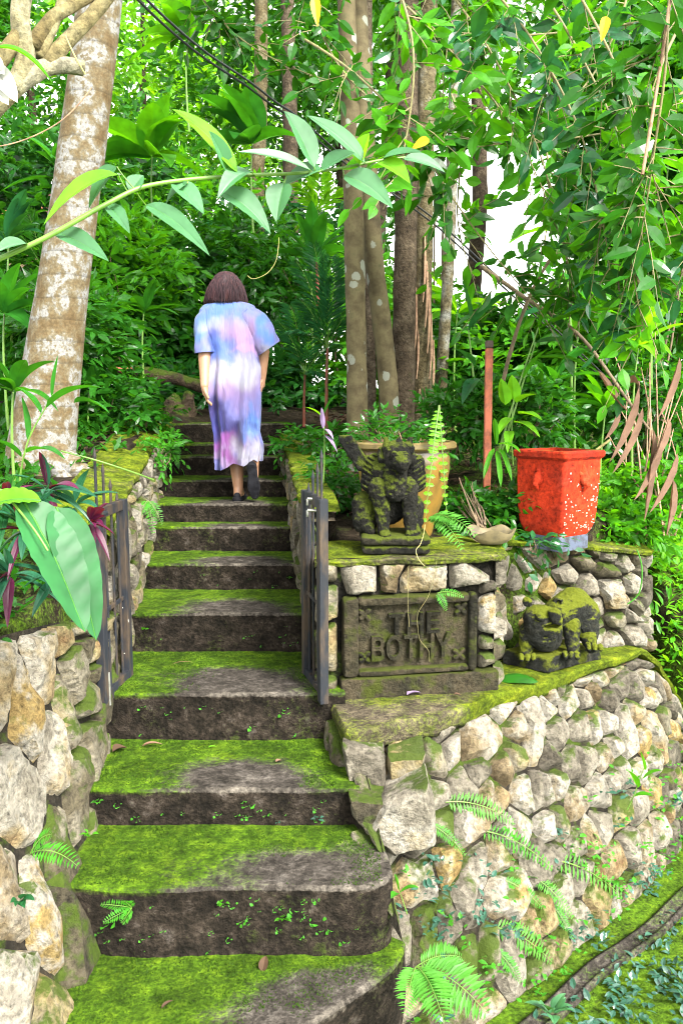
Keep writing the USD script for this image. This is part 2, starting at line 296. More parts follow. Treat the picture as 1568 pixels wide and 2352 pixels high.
plain('stem_green', (.12, .24, .03), rough=.45, col2=(.08, .17, .02), scale=14)
plain('stem_red', (.22, .045, .02), rough=.5, col2=(.12, .05, .02), scale=20)
plain('twig_brown', (.16, .11, .06), rough=.8, col2=(.09, .06, .035), scale=25)
plain('twig_olive', (.20, .17, .06), rough=.7, col2=(.12, .11, .04), scale=25)
plain('vine_tan', (.42, .36, .12), rough=.7, col2=(.30, .25, .08))
plain('dry_stalk', (.36, .22, .13), rough=.8, col2=(.22, .12, .07), scale=25)
rock('log_bark', [(.3, (.02, .014, .009)), (.5, (.055, .038, .024)), (.7, (.11, .08, .05))], moss=.62, scale=9, bump=.9)
plain('roof_tile', (.14, .045, .03), rough=.75, col2=(.08, .03, .02), scale=14)
plain('hut_wall', (.16, .09, .05), rough=.75, col2=(.10, .06, .035), scale=8)
plain('dark_opening', (.012, .012, .014), rough=.4)
plain('skin', (.36, .19, .11), rough=.5, col2=(.33, .17, .095), scale=12)
plain('shoe_black', (.008, .008, .010), rough=.8, spec=.1, col2=(.02, .02, .024))
plain('sole_black', (.008, .008, .008), rough=.8)
mat('hair_brown', {'g': ('geometry', {}), 'mp': ('mapping', {'scale': (60, 60, 3)}), 'n': ('noise_texture', {'scale': 1.6, 'detail': 4.0}), 'r': ('rgb_ramp', {'ramp': [(.3, (.008, .004, .006)), (.5, (.022, .009, .012)), (.68, (.055, .021, .022))]}), 'bm': ('bump', {'strength': .5, 'distance': .004}), 'p': ('principled_bsdf', {'roughness': .55, 'specular_ior_level': .25})},
    [('g.position', 'mp.vector'), ('mp.vector', 'n.vector'), ('n.fac', 'r.fac'), ('r.color', 'p.base_color'), ('n.fac', 'bm.height'), ('bm.normal', 'p.normal')])
mat('dress_dyed', {'a': ('attribute', {'attribute': 'dye'}), 'g': ('geometry', {}), 'mp': ('mapping', {'scale': (34, 34, 6)}), 'n': ('noise_texture', {'scale': 1.0, 'detail': 3.0, 'distortion': .6}), 'bm': ('bump', {'strength': .55, 'distance': .018}), 'p': ('principled_bsdf', {'roughness': .75, 'sheen_weight': .1}), 't': ('translucent_bsdf', {}), 'm': ('mix_closure', {'fac': .12})},
    [('g.position', 'mp.vector'), ('mp.vector', 'n.vector'), ('n.fac', 'bm.height'), ('bm.normal', 'p.normal'), ('a.color', 'p.base_color'), ('a.color', 't.color'), ('p.BSDF', 'm.closure1'), ('t.BSDF', 'm.closure2')], 'm.closure')
mat('bark_palm', {'g': ('geometry', {}), 'sx': ('separate_xyz', {}), 'nd': ('noise_texture', {'scale': 3.0, 'detail': 3.0}), 'z': ('math', {'math_type': 'multiply_add', 'value2': .06}),
    'cx': ('combine_xyz', {}), 'w': ('wave_texture', {'wave_type': 'bands', 'bands_direction': 'z', 'profile': 'saw', 'scale': 2.4, 'distortion': 1.2, 'detail': 3.0, 'detail_scale': 2.0}),
    'n1': ('noise_texture', {'scale': 9.0, 'detail': 8.0, 'roughness': .66}), 'r1': ('rgb_ramp', {'ramp': [(.30, (.055, .035, .013)), (.40, (.075, .052, .024)), (.475, (.09, .07, .038)), (.52, (.105, .092, .066)), (.55, (.155, .15, .14)), (.60, (.15, .145, .138)), (.63, (.085, .068, .038)), (.8, (.062, .043, .02))]}),
    'n2': ('noise_texture', {'scale': 70.0, 'detail': 4.0}), 'm2': ('map_range', {'from_min': .3, 'from_max': .7, 'to_min': .7, 'to_max': 1.2}), 'wr': ('map_range', {'from_min': 0, 'from_max': .16, 'to_min': .62, 'to_max': 1.0, 'clamp': True}), 'mu': ('math', {'math_type': 'multiply'}), 'hv': ('hsv', {}),
    'bm': ('bump', {'strength': .6, 'distance': .01}), 'p': ('principled_bsdf', {'roughness': .85, 'specular_ior_level': .2})},
    [('g.position', 'w.vector'), ('g.position', 'n1.vector'), ('g.position', 'n2.vector'), ('n1.fac', 'r1.fac'), ('n2.fac', 'm2.value'), ('w.fac', 'wr.value'), ('wr.result', 'mu.value1'), ('m2.result', 'mu.value2'), ('mu.value', 'hv.value'), ('r1.color', 'hv.color'), ('hv.color', 'p.base_color'), ('n1.fac', 'bm.height'), ('bm.normal', 'p.normal')])
mat('bark_spotted', {'g': ('geometry', {}), 'n1': ('noise_texture', {'scale': 8.0, 'detail': 6.0, 'roughness': .65}), 'r1': ('rgb_ramp', {'ramp': [(.3, (.032, .025, .012)), (.45, (.06, .047, .023)), (.6, (.088, .072, .036)), (.75, (.05, .05, .022))]}),
    'v': ('voronoi_texture', {'scale': 7.5, 'randomness': 1.0}), 'vn': ('math', {'math_type': 'multiply_add', 'value2': .75}), 'vm': ('map_range', {'from_min': .60, 'from_max': .64, 'to_min': .85, 'to_max': 0, 'clamp': True}), 'mx': ('mix_color', {'b': (.17, .18, .15)}),
    'bm': ('bump', {'strength': .5, 'distance': .01}), 'p': ('principled_bsdf', {'roughness': .85, 'specular_ior_level': .2})},
    [('g.position', 'n1.vector'), ('g.position', 'v.vector'), ('n1.fac', 'r1.fac'), ('n1.fac', 'vn.value1'), ('v.distance', 'vn.value3'), ('vn.value', 'vm.value'), ('vm.result', 'mx.fac'), ('r1.color', 'mx.a'), ('mx.result', 'p.base_color'), ('n1.fac', 'bm.height'), ('bm.normal', 'p.normal')])
# ------------------------------------------------------------------ stairway
# front edge (depth, height) of each step and the X of its left and right end
STEP = {1: (2.866, .076, -.985, .172), 2: (3.318, .240, -1.045, -.002), 3: (3.837, .475, -1.115, -.062), 4: (4.51, .695, -1.19, -.20), 5: (5.115, .860, -1.265, -.275), 6: (5.568, 1.028, -1.33, -.325),
        7: (5.80, 1.159, -1.345, -.39), 8: (6.217, 1.288, -1.37, -.43), 9: (6.604, 1.441, -1.42, -.47), 10: (6.776, 1.533, -1.41, -.50), 11: (7.012, 1.694, -1.43, -.52)}
Z0, ZG = -.20, -.68
stair = thing('stairway', 'mossy concrete garden stairway climbing between two stone walls', 'stairway', (-.5, 3.3, Z0))

def step_mesh(front, back, z, zdrop, seed, wear_at=.55, wear_w=.26, nose=.014):
    """A cast step: front and back edge lines in plan, tread height z, riser down to zdrop."""
    n = 90 if z < .9 else 50
    fr, bk = curve(front, n), curve(back, n)
    rows, moss, arr, nt, nr = [], [], [], (22 if z < .9 else 12), 12
    ts = np.linspace(0, 1, nt)
    x = np.linspace(0, 1, n)
    rng = np.random.default_rng(seed)
    out = unit(np.c_[-(np.gradient(fr, axis=0)[:, 1]), np.gradient(fr, axis=0)[:, 0]]) * -1
    edge_w = (fbm(np.c_[x * 9, x * 0, x * 0 + seed], 3) - .5) * .006
    for k in range(nt):
        t = ts[k]; p = bk + (fr - bk) * t
        p3 = np.c_[p, np.full(n, z)]
        wear = np.exp(-((x - wear_at) / wear_w) ** 2) * smoothstep(.25, .8, t)
        rows.append(p3); moss.append(.98 - wear * 1.05 + .05 * (1 - t)); arr.append(np.zeros(n) + (.55 * np.exp(-((x - wear_at) / .33) ** 2) if k == nt - 1 else 0))
    for a in (35, 70, 90):
        a = math.radians(a)
        p3 = np.c_[fr + out * (nose * math.sin(a))[..., None] if False else fr + out * nose * math.sin(a), np.full(n, z - nose * (1 - math.cos(a)))]
        rows.append(p3); w = np.exp(-((x - wear_at) / .36) ** 2)
        moss.append(.92 - w * .85); arr.append(.12 + .34 * w)
    for k in range(1, nr + 1):
        t = k / nr; zz = z - nose + (zdrop - z + nose) * t
        p3 = np.c_[fr + out * nose * (1 - .6 * t), np.full(n, zz)]
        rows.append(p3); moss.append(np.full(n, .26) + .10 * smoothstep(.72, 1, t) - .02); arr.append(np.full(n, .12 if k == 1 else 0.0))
    v = np.stack(rows); nrm = np.zeros_like(v)
    d = (fbm(v * [7, 7, 7], 4, seed) - .5) * .011 + (fbm(v * 30, 3, seed + 5) - .5) * .008
    v[:nt, :, 2] += d[:nt]
    v[nt - 1:nt + 3, :, 2] += edge_w
    v[nt:, :, :2] += out[None] * d[nt:, :, None] * 1.6
    v = v.reshape(-1, 3); f = grid_faces(len(rows), n)[:, ::-1]
    split = nt + 2
    return v, f, np.concatenate(moss), np.concatenate(arr), split, n
def add_step(front, back, z, zdrop, seed, **k):
    v, f, mo, ar, sp, n = step_mesh(front, back, z, zdrop, seed, **k)
    cut = sp * n
    rows = f // n
    lo, hi = rows.min(1), rows.max(1)
    ft, fb = f[hi <= sp], f[lo >= sp]
    def sub(ff):
        u, inv = np.unique(ff, return_inverse=True)
        return v[u], inv.reshape(-1, 3), mo[u], ar[u]
    a, b = sub(ft), sub(fb)
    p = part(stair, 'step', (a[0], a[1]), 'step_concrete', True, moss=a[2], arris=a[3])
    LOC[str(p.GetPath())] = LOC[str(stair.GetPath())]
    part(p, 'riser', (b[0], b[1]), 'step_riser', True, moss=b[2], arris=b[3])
# bottom step: its front edge runs diagonally
f0 = [PZ(60, 2560, Z0)[:2], PZ(420, 2480, Z0)[:2], PZ(700, 2352, Z0)[:2], PZ(830, 2268, Z0)[:2], PZ(905, 2206, Z0)[:2], (.235, 2.95)]
b0 = [(-1.05, 2.93), (-.75, 2.95), (-.4, 2.95), (-.1, 2.95), (.1, 2.95), (.19, 2.98)]
add_step(f0, b0, Z0, ZG - .15, 1, wear_at=.62, wear_w=.25)
ks = sorted(STEP)
for k in ks:
    Y, z, xl, xr = STEP[k]
    zd = (STEP[k - 1][1] if k > 1 else Z0) - .03
    Yb, zb, xlb, xrb = STEP[k + 1] if k < 11 else (7.6, 1.7, -1.45, -.55)
    Yb += .04
    if k == 1:
        f = [(xl - .06, Y + .03), (xl + .25, Y - .01), (-.35, Y + .01), (.02, Y), (.13, Y + .02), (.185, Y + .10), (.15, Y + .32), (.02, Yb)]
        b = [(xlb - .06, Yb), (xlb + .25, Yb), (-.5, Yb), (-.25, Yb), (-.1, Yb), (-.05, Yb), (0, Yb), (.01, Yb + .01)]
    else:
        f = [(xl - .08, Y + .02), (xl + .2, Y), ((xl + xr) / 2, Y + .006 * (-1) ** k), (xr - .2, Y), (xr + .08, Y + .01)]
        b = [(xlb - .08, Yb), (xlb + .2, Yb), ((xlb + xrb) / 2, Yb), (xrb - .2, Yb), (xrb + .08, Yb)]
    add_step(f, b, z, zd, 10 + k, wear_at=.60 if k < 5 else .62, wear_w=.27 if k < 6 else .2)

# ------------------------------------------------------------------ stone walls
def ruled(top_pts, bot_pts, bulge=0.0, smooth=True):
    tp, bp = (curve(q, 80) if smooth else np.stack([np.interp(np.linspace(0, 1, 80), np.r_[0, np.cumsum(np.linalg.norm(np.diff(np.asarray(q, float), axis=0), axis=1))] / np.linalg.norm(np.diff(np.asarray(q, float), axis=0), axis=1).sum(), np.asarray(q, float)[:, k]) for k in range(3)], 1) for q in (top_pts, bot_pts))
    mid = (tp + bp) / 2
    S = np.r_[0, np.cumsum(np.linalg.norm(np.diff(mid, axis=0), axis=1))]
    T = float(np.linalg.norm(tp - bp, axis=1).mean())
    def surf(s, t):
        s, t = np.asarray(s, float), np.asarray(t, float) / T
        a = np.stack([np.interp(s, S, tp[:, k]) for k in range(3)], -1)
        b = np.stack([np.interp(s, S, bp[:, k]) for k in range(3)], -1)
        return b + (a - b) * t[..., None]
    def normal(s, t):
        e = .02
        n = unit(np.cross(surf(s + e, t) - surf(s - e, t), surf(s, t + e) - surf(s, t - e)))
        return n
    def full(s, t):
        p = surf(s, t)
        if bulge: p = p + normal(s, t) * (bulge * np.sin(np.pi * np.clip(t / T, 0, 1)))[..., None]
        return p
    return full, normal, S[-1], T
def stone_mesh(poly, surf, normal, rng, h, proud, rough=.010, flip=1):
    L = poly.exterior.length; nb = max(10, int(L / h))
    br = np.array([poly.exterior.interpolate(i / nb, normalized=True).coords[0] for i in range(nb)])
    x0, y0, x1, y1 = poly.bounds
    gx, gy = np.meshgrid(np.arange(x0, x1, h), np.arange(y0, y1, h * .87)); gx = gx + (np.arange(gx.shape[0]) % 2 * h / 2)[:, None]
    q = np.c_[gx.ravel(), gy.ravel()] + rng.uniform(-.2, .2, (gx.size, 2)) * h
    inn = poly.buffer(-h * .45)
    q = q[shapely.contains_xy(inn, q[:, 0], q[:, 1])] if not inn.is_empty else q[:0]
    if len(q) == 0: q = np.array([poly.centroid.coords[0]])
    pts = np.vstack([br, q])
    tri = Delaunay(pts).simplices
    c = pts[tri].mean(1); tri = tri[shapely.contains_xy(poly, c[:, 0], c[:, 1])]
    a, b, d = pts[tri[:, 0]], pts[tri[:, 1]], pts[tri[:, 2]]
    neg = ((b - a)[:, 0] * (d - a)[:, 1] - (b - a)[:, 1] * (d - a)[:, 0]) < 0
    tri[neg] = tri[neg][:, ::-1]
    dist = shapely.distance(shapely.points(pts), poly.exterior)
    R = max(dist.max(), 1e-3)
    cen = pts.mean(0); rel = pts - cen; sz = max(x1 - x0, y1 - y0)
    g = rng.normal(0, .09, 2)
    top_h = proud * rng.uniform(.55, 1.25) + rel @ g
    for _ in range(rng.integers(1, 4)):
        an = rng.uniform(0, 2 * np.pi); dv = np.array([math.cos(an), math.sin(an)])
        top_h = np.minimum(top_h, proud * rng.uniform(.7, 1.15) - np.maximum(rel @ dv - sz * rng.uniform(-.10, .25), 0) * rng.uniform(.2, .75))
    e = 1 - np.exp(-dist / min(.008, R * .3))
    hgt = -.03 + (np.maximum(top_h, .006) + .03) * e
    P3 = surf(pts[:, 0], pts[:, 1]); N3 = normal(pts[:, 0], pts[:, 1]) * flip
    hgt = hgt + (fbm(P3 * 16 + rng.uniform(0, 50), 4) - .5) * 2.4 * rough * e
    return P3 + N3 * hgt[:, None], tri if flip > 0 else tri[:, ::-1]
def cells(S, T, w, hh, rng, jit=.34, grow=None, s0=0., t0=0.):
    """Irregular coursed cells over [s0,S]x[t0,T]."""
    pts, t, r = [], t0 + hh * .5, 0
    while t < T + hh * .3:
        ww = w * (1 + (grow or 0) * (1 - t / T)); s = s0 + rng.uniform(.2, .8) * ww
        while s < S:
            pts.append((s + rng.uniform(-jit, jit) * ww, t + rng.uniform(-jit, jit) * hh)); s += ww * rng.uniform(.7, 1.35)
        t += hh * rng.uniform(.85, 1.15) * (1 + (grow or 0) * (1 - t / T)); r += 1
    p = np.array(pts); p = p[(p[:, 0] > s0) & (p[:, 0] < S) & (p[:, 1] > t0) & (p[:, 1] < T)]
    k = np.array([w, hh]); q = p / k
    W0, W1, H0, H1 = s0 / w, S / w, t0 / hh, T / hh
    allp = np.vstack([q, q * [-1, 1] + [2 * W0, 0], q * [-1, 1] + [2 * W1, 0], q * [1, -1] + [0, 2 * H0], q * [1, -1] + [0, 2 * H1]])
    vo = Voronoi(allp)
    out = [sg.Polygon(vo.vertices[vo.regions[vo.point_region[i]]] * k) for i in range(len(q))]
    dead = set()
    for i, j in vo.ridge_points:                      # some stones are twice as large
        if i < len(q) and j < len(q) and i not in dead and j not in dead and rng.random() < .085:
            u = out[i].union(out[j])
            if u.geom_type == 'Polygon' and u.area > .86 * u.convex_hull.area and u.length ** 2 / u.area < 24: out[i] = u.convex_hull.intersection(u.buffer(.004)); dead |= {i, j}; dead.discard(-1); out[j] = None
    return [o for o in out if o is not None and o.geom_type == 'Polygon']
def lay_stones(parent, surf, normal, polys, mats, rng, gap=.012, rnd=.02, h=.02, proud=.05, rough=.010, flip=1, keep=None):
    for po in polys:
        wob = po.buffer(-gap * rng.uniform(.6, 1.5) / 1, join_style='mitre')
        if wob.is_empty or wob.geom_type != 'Polygon' or wob.area < .0007: continue
        rr = min(rnd, math.sqrt(wob.area) * .2)
        po2 = wob.buffer(-rr).buffer(rr, quad_segs=3)
        if po2.is_empty or po2.geom_type != 'Polygon': continue
        if keep is not None and not keep(po2.centroid.x, po2.centroid.y): continue
        hh = max(h, math.sqrt(po2.area) / 9)
        m_ = mats(po2.centroid.x, po2.centroid.y, rng)
        part(parent, 'stone', stone_mesh(po2, surf, normal, rng, hh, proud, rough, flip), m_, 28)
def mortar_sheet(parent, surf, normal, S, T, nS, nT, deep=.012, s0=0., t0=0., flip=1):
    s, t = np.meshgrid(np.linspace(s0, S, nS), np.linspace(t0, T, nT), indexing='ij')
    p = surf(s, t); n = normal(s, t) * flip
    p = p + n * ((fbm(p * 9, 4, 3) - .5) * .03 - deep)[..., None]
    f = grid_faces(nS, nT)
    part(parent, 'mortar', (p.reshape(-1, 3), f if flip > 0 else f[:, ::-1]), 'mortar', True)
def pale_mix(a=.2, b=.2):
    return lambda s, t, rng: 'stone_ochre' if (x := rng.random()) < a else ('stone_mossy' if x < a + b else 'stone_pale')

# --- right lower wall: battered, sweeping from the stairs round to the right
ZL = .42
slab_front = [PZ(*q, ZL) for q in [(822, 1668), (905, 1653), (992, 1637), (1080, 1615), (1149, 1592), (1225, 1572), (1328, 1535), (1420, 1508), (1468, 1492)]] + [P(1500, 1508, 4.82), P(1535, 1560, 4.95), P(1585, 1660, 5.1)]
rw = thing('curved_retaining_wall', 'low curved retaining wall of pale stones under the carved sign, right of the stairs', 'stone wall', (.9, 3.7, ZG))
tp = [p + [.0, .012, -.075 if i < 4 else -.05] for i, p in enumerate(slab_front)]
bots = [(.22, 2.80, ZG), (.40, 2.92, ZG), (.60, 3.08, ZG), (.80, 3.26, ZG), (1.05, 3.50, ZG), (1.30, 3.74, ZG), (1.58, 4.02, ZG), (1.80, 4.26, ZG), (1.98, 4.52, ZG), (2.12, 4.82, ZG), (2.3, 5.2, ZG)]
surf, nrm, S, T = ruled(tp, bots, bulge=.03)
rng = np.random.default_rng(42)
flip = 1 if nrm(np.array([.5]), np.array([.4]))[0][1] < 0 else -1
mortar_sheet(rw, surf, nrm, S, T, 150, 60, flip=flip, deep=.03)
lay_stones(rw, surf, nrm, cells(S, T, .128, .125, rng, jit=.40, grow=.26), lambda s, t, r: ('stone_mossy' if r.random() < (.75 if t < .32 and s < 1.0 else .18) else pale_mix(.22, .0)(s, t, r)), rng, gap=.0055, rnd=.006, h=.016, proud=.036, rough=.008, flip=flip)
# return of the wall along the steps
tp2 = [(-.055, 3.98, .36), (-.03, 3.75, .36), (.075, 3.53, .36)]; bt2 = [(-.05, 3.98, .0), (-.0, 3.45, .0), (.215, 2.80, -.1)]
surf2, nrm2, S2, T2 = ruled(tp2, bt2)
fl2 = 1 if nrm2(np.array([.2]), np.array([.1]))[0][0] < 0 else -1
mortar_sheet(rw, surf2, nrm2, S2, T2, 40, 24, flip=fl2, deep=.015)
lay_stones(rw, surf2, nrm2, cells(S2, T2, .2, .17, rng), lambda s, t, r: 'stone_mossy', rng, h=.022, proud=.04, flip=fl2)

for k, (q, Yf, m_) in enumerate((([(784, 1716), (840, 1728), (882, 1738), (886, 1836), (845, 1842), (800, 1826)], 3.40, 'stone_pale'), ([(889, 1742), (935, 1738), (978, 1736), (972, 1798), (930, 1822), (892, 1838)], 3.42, 'stone_mossy'), ([(800, 1832), (842, 1846), (884, 1842), (880, 1905), (850, 1918), (816, 1888)], 3.24, 'stone_mossy'), ([(838, 1918), (880, 1850), (985, 1806), (1004, 1880), (1000, 1950), (905, 1972)], 3.20, 'stone_pale'))):
    p_ = np.array([P(u, v, Yf) for u, v in q]); c_ = p_.mean(0); w_ = np.array([.05, 1.0, 0])
    st_ = m3.Manifold.hull_points(np.vstack([c_ + (p_ - c_) * .84 - w_ * .012, p_ + w_ * .035, c_ + (p_ - c_) * .9 + w_ * .26]))
    part(rw, 'stone', soften(st_, .016, 2, .014, 14, 60 + k), m_, 30)

def coping(parent, name, front, back, z_up, thick, seed, mossfn, n=110, nt=14, m='coping_moss', rag=.02):
    fr, bk = curve(front, n), curve(back, n)
    th = np.interp(np.linspace(0, 1, n), np.linspace(0, 1, len(thick)), thick)
    rows, mo = [], []
    x = np.linspace(0, 1, n)
    d = np.gradient(fr, axis=0); out = unit(np.c_[d[:, 1], -d[:, 0], np.zeros(n)])
    if np.dot((fr - bk).mean(0), out.mean(0)) < 0: out = -out
    rag_ = (fbm(np.c_[fr * 9], 4, seed) - .5) * rag * 2
    fr = fr + out * rag_[:, None]
    for k in range(nt):
        t = k / (nt - 1); rows.append(bk + (fr - bk) * t); mo.append(mossfn(x, t))
    for a in (.35, .75, 1.0):
        rows.append(fr + out * .012 * a - np.c_[np.zeros((n, 2)), th * .25 * a]); mo.append(mossfn(x, 1.0) - .03)
    for t in (.5, .75, 1.0):
        rows.append(fr + out * (.012 - .012 * t) - np.c_[np.zeros((n, 2)), th * t]); mo.append(mossfn(x, 1.0) + .12 - .2 * t)
    rows.append(fr - out * .16 - np.c_[np.zeros((n, 2)), th]); mo.append(np.zeros(n))
    v = np.stack(rows); v[:, :, 2] += (fbm(v * 8, 4, seed) - .5) * .028
    f = grid_faces(len(rows), n)
    vv = v.reshape(-1, 3)
    tri = vv[f[len(f) // 4]]; up = np.cross(tri[1] - tri[0], tri[2] - tri[0])[2]
    if up < 0: f = f[:, ::-1]
    mo = np.concatenate(mo)
    # end caps
    part(parent, name, (vv, f), m, True, moss=mo, arris=np.zeros(len(mo)))
slab_back = [np.array(p) for p in [(-.045, 3.95, ZL), (.25, 4.02, ZL), (.5, 4.08, ZL), (.75, 4.14, ZL), (.87, 4.56, ZL), (1.1, 4.67, ZL), (1.4, 4.78, ZL), (1.70, 4.88, ZL), (1.80, 4.96, ZL - .01), (1.84, 5.1, ZL - .1), (1.95, 5.4, ZL - .25)]]
sf = [np.array([-.05, 3.90, ZL]), np.array([-.015, 3.72, ZL])] + [p + np.array([.0, -.05 * max(0, 1 - i / 4), 0]) - np.array([.03 * (i == 0), 0, 0]) for i, p in enumerate(slab_front)]
sb = [np.array([-.02, 4.0, ZL]), np.array([.05, 4.0, ZL])] + slab_back
coping(rw, 'coping', sf, sb, ZL, [.10, .105, .105, .09, .065, .045, .04, .04], 5,
       lambda x, t: .44 + .12 * (t > .9) + .50 * smoothstep(.30, .52, x + .05 * t) + .12 * smoothstep(.5, 0, t) * (x < .4))

# --- right upper wall carrying the sign
zt = 1.105
uw = thing('upper_stone_wall', 'stone terrace wall with the carved sign set in it and moss along its top', 'stone wall', (.9, 4.4, ZL))
A, B = np.array([0., 3.921, ZL]), np.array([.789, 4.06, ZL])
AB = unit(B - A); Nw = np.array([AB[1], -AB[0], 0])
rng = np.random.default_rng(7)
def plane_patch(p0, e1, up=(0, 0, 1)):
    e1 = np.asarray(e1, float); up = np.asarray(up, float); nn = unit(np.cross(e1, up))
    return (lambda s, t: p0 + np.asarray(s)[..., None] * e1 + np.asarray(t)[..., None] * up), (lambda s, t: np.broadcast_to(nn, np.shape(s) + (3,)))
pf, pn = plane_patch(A, AB)
mortar_sheet(uw, pf, pn, .80, .69, 60, 40, s0=-.13, t0=-.02, deep=.03)
def P2(u, v):                      # a pixel on the front plane -> (s, t)
    d = _ray(u, v); o = np.array([0, 0, CAM_H]); k = np.dot(A - o, Nw) / np.dot(d, Nw); q = o + d * k - A
    return (q @ AB, q[2])
row4 = [[(781, 1290), (868, 1292), (866, 1362), (800, 1370), (786, 1330)], [(872, 1290), (940, 1290), (918, 1330), (914, 1366), (878, 1362)], [(946, 1294), (1030, 1292), (1028, 1358), (922, 1366), (920, 1332)], [(1034, 1300), (1062, 1283), (1130, 1326), (1122, 1340), (1036, 1356)]]
for k, q in enumerate(row4):
    po = sg.Polygon([P2(*w) for w in q]).buffer(-.012).buffer(.012)
    part(uw, 'stone', stone_mesh(po, pf, pn, rng, .017, .045, .008), 'stone_pale' if k != 1 else 'stone_ochre', 28)
col = sg.box(P2(1098, 1580)[0], -.01, .80, P2(1098, 1345)[1])
lay_stones(uw, pf, pn, [c for c in cells(.80, .56, .13, .085, rng, s0=P2(1096, 1580)[0], t0=.02)], pale_mix(.2, .3), rng, gap=.006, h=.014, proud=.035)
lay_stones(uw, pf, pn, cells(-.008, .69, .11, .13, rng, s0=-.13, t0=-.02), lambda s, t, r: 'stone_mossy', rng, gap=.006, h=.016, proud=.035)
# stepped back part, then the rounded end
tops = [(.80, 4.06, 1.10), (.83, 4.52, 1.09), (.98, 4.60, 1.08), (1.30, 4.72, 1.05), (1.62, 4.80, 1.00), (1.76, 4.86, .98), (1.86, 4.98, .97), (1.86, 5.3, .97), (1.80, 5.8, 1.0)]
tb = [(.80, 4.06, ZL - .02), (.815, 4.50, ZL - .02), (.98, 4.58, ZL - .02), (1.30, 4.70, ZL - .02), (1.62, 4.79, ZL - .02), (1.79, 4.84, ZL - .02), (1.92, 4.96, ZL - .1), (1.93, 5.3, ZL - .1), (1.9, 5.8, ZL)]
sfu, nfu, SU, TU = ruled(tops, tb, smooth=False)
fl = 1 if nfu(np.array([.8]), np.array([.3]))[0][1] < 0 else -1
mortar_sheet(uw, sfu, nfu, SU, TU, 120, 40, flip=fl, deep=.03)
lay_stones(uw, sfu, nfu, cells(SU, TU, .135, .125, rng, jit=.36), lambda s, t, r: ('stone_mossy' if r.random() < .22 else pale_mix(.16, 0)(s, t, r)), rng, gap=.0065, rnd=.010, h=.017, proud=.045, rough=.009, flip=fl)
ct_f = [(-.13, 3.89, 1.105), (.0, 3.905, 1.11), (.4, 3.975, 1.11), (.74, 4.035, 1.108), (.83, 4.12, 1.10), (.87, 4.50, 1.10), (1.05, 4.60, 1.085), (1.32, 4.70, 1.06), (1.62, 4.78, 1.02), (1.80, 4.84, .99), (1.89, 4.97, .98), (1.89, 5.3, .985)]
ct_b = [(-.13, 4.4, 1.12), (.0, 4.4, 1.12), (.35, 4.45, 1.12), (.5, 4.5, 1.12), (.6, 4.6, 1.12), (.7, 4.8, 1.11), (.95, 4.9, 1.10), (1.15, 5.0, 1.08), (1.35, 5.05, 1.06), (1.5, 5.1, 1.04), (1.6, 5.2, 1.02), (1.65, 5.35, 1.02)]
coping(uw, 'moss_top', ct_f, ct_b, 0, [.03, .035, .03, .03, .03, .03], 9, lambda x, t: .62 + .25 * (1 - t) + .15 * smoothstep(.3, .5, x) + 0 * x, rag=.012)

# --- left wall by the foot of the stairs
lw = thing('left_stone_wall', 'tall rough stone wall left of the lower steps, under the purple plants', 'stone wall', (-1.05, 3.0, ZG))
ltop = [(-1.115, 4.02, .84), (-1.14, 3.80, .86), (-1.19, 3.45, .93), (-1.25, 3.05, .99), (-1.40, 2.75, 1.02), (-1.75, 2.55, 1.05)]
lbot = [(-1.105, 4.02, .22), (-1.075, 3.75, .0), (-.90, 3.15, -.35), (-.80, 2.65, ZG), (-.735, 2.22, ZG), (-.85, 1.80, ZG)]
sfl, nfl, SL, TL = ruled(ltop, lbot, bulge=.03)
fll = 1 if nfl(np.array([1.]), np.array([.5]))[0][0] > 0 else -1
rng = np.random.default_rng(11)
mortar_sheet(lw, sfl, nfl, SL, TL, 110, 90, flip=fll, deep=.02)
lay_stones(lw, sfl, nfl, cells(SL, TL, .19, .225, rng, jit=.42, grow=.45), lambda s, t, r: ('stone_mossy' if r.random() < (.8 if s < .85 else .35 if s < 1.5 else .12) else ('stone_ochre' if r.random() < (.65 if s > 1.5 else .35) else 'stone_pale')), rng, gap=.007, rnd=.007, h=.018, proud=.055, rough=.011, flip=fll)

# --- side walls of the upper flight
def side_wall(name, label, ftop, fbot, cfront, cback, seed, cw=.16, chh=.14, want=1):
    w = thing(name, label, 'stone wall', np.asarray(fbot[len(fbot) // 2], float))
    sf_, nf_, S_, T_ = ruled(ftop, fbot)
    n0 = nf_(np.array([S_ / 2]), np.array([T_ / 2]))[0]; fl_ = 1 if n0[0] * want > 0 else -1
    r = np.random.default_rng(seed)
    mortar_sheet(w, sf_, nf_, S_, T_, 90, 24, flip=fl_, deep=.015)
    lay_stones(w, sf_, nf_, cells(S_, T_, cw, chh, r), lambda s, t, q: 'stone_mossy' if q.random() < .55 else 'stone_pale', r, gap=.010, h=.024, proud=.045, flip=fl_)
    coping(w, 'moss_top', cfront, cback, 0, [.05, .05], seed, lambda x, t: .86 + 0 * x, rag=.03)
    return w
lf = [(-1.175, 4.06, 1.18), (-1.20, 4.4, 1.30), (-1.27, 5.1, 1.40), (-1.35, 5.8, 1.50), (-1.42, 6.5, 1.60), (-1.46, 7.1, 1.69)]
lb = [(-1.13, 4.06, .45), (-1.165, 4.4, .50), (-1.24, 5.1, .78), (-1.32, 5.8, 1.0), (-1.40, 6.5, 1.25), (-1.42, 7.1, 1.5)]
side_wall('left_stair_wall', 'mossy low stone wall along the left edge of the upper steps behind the open gate', lf, lb,
          [np.array(p) + [.01, 0, .03] for p in lf], [np.array(p) + [-.30, .03, .09] for p in lf], 21, want=1)
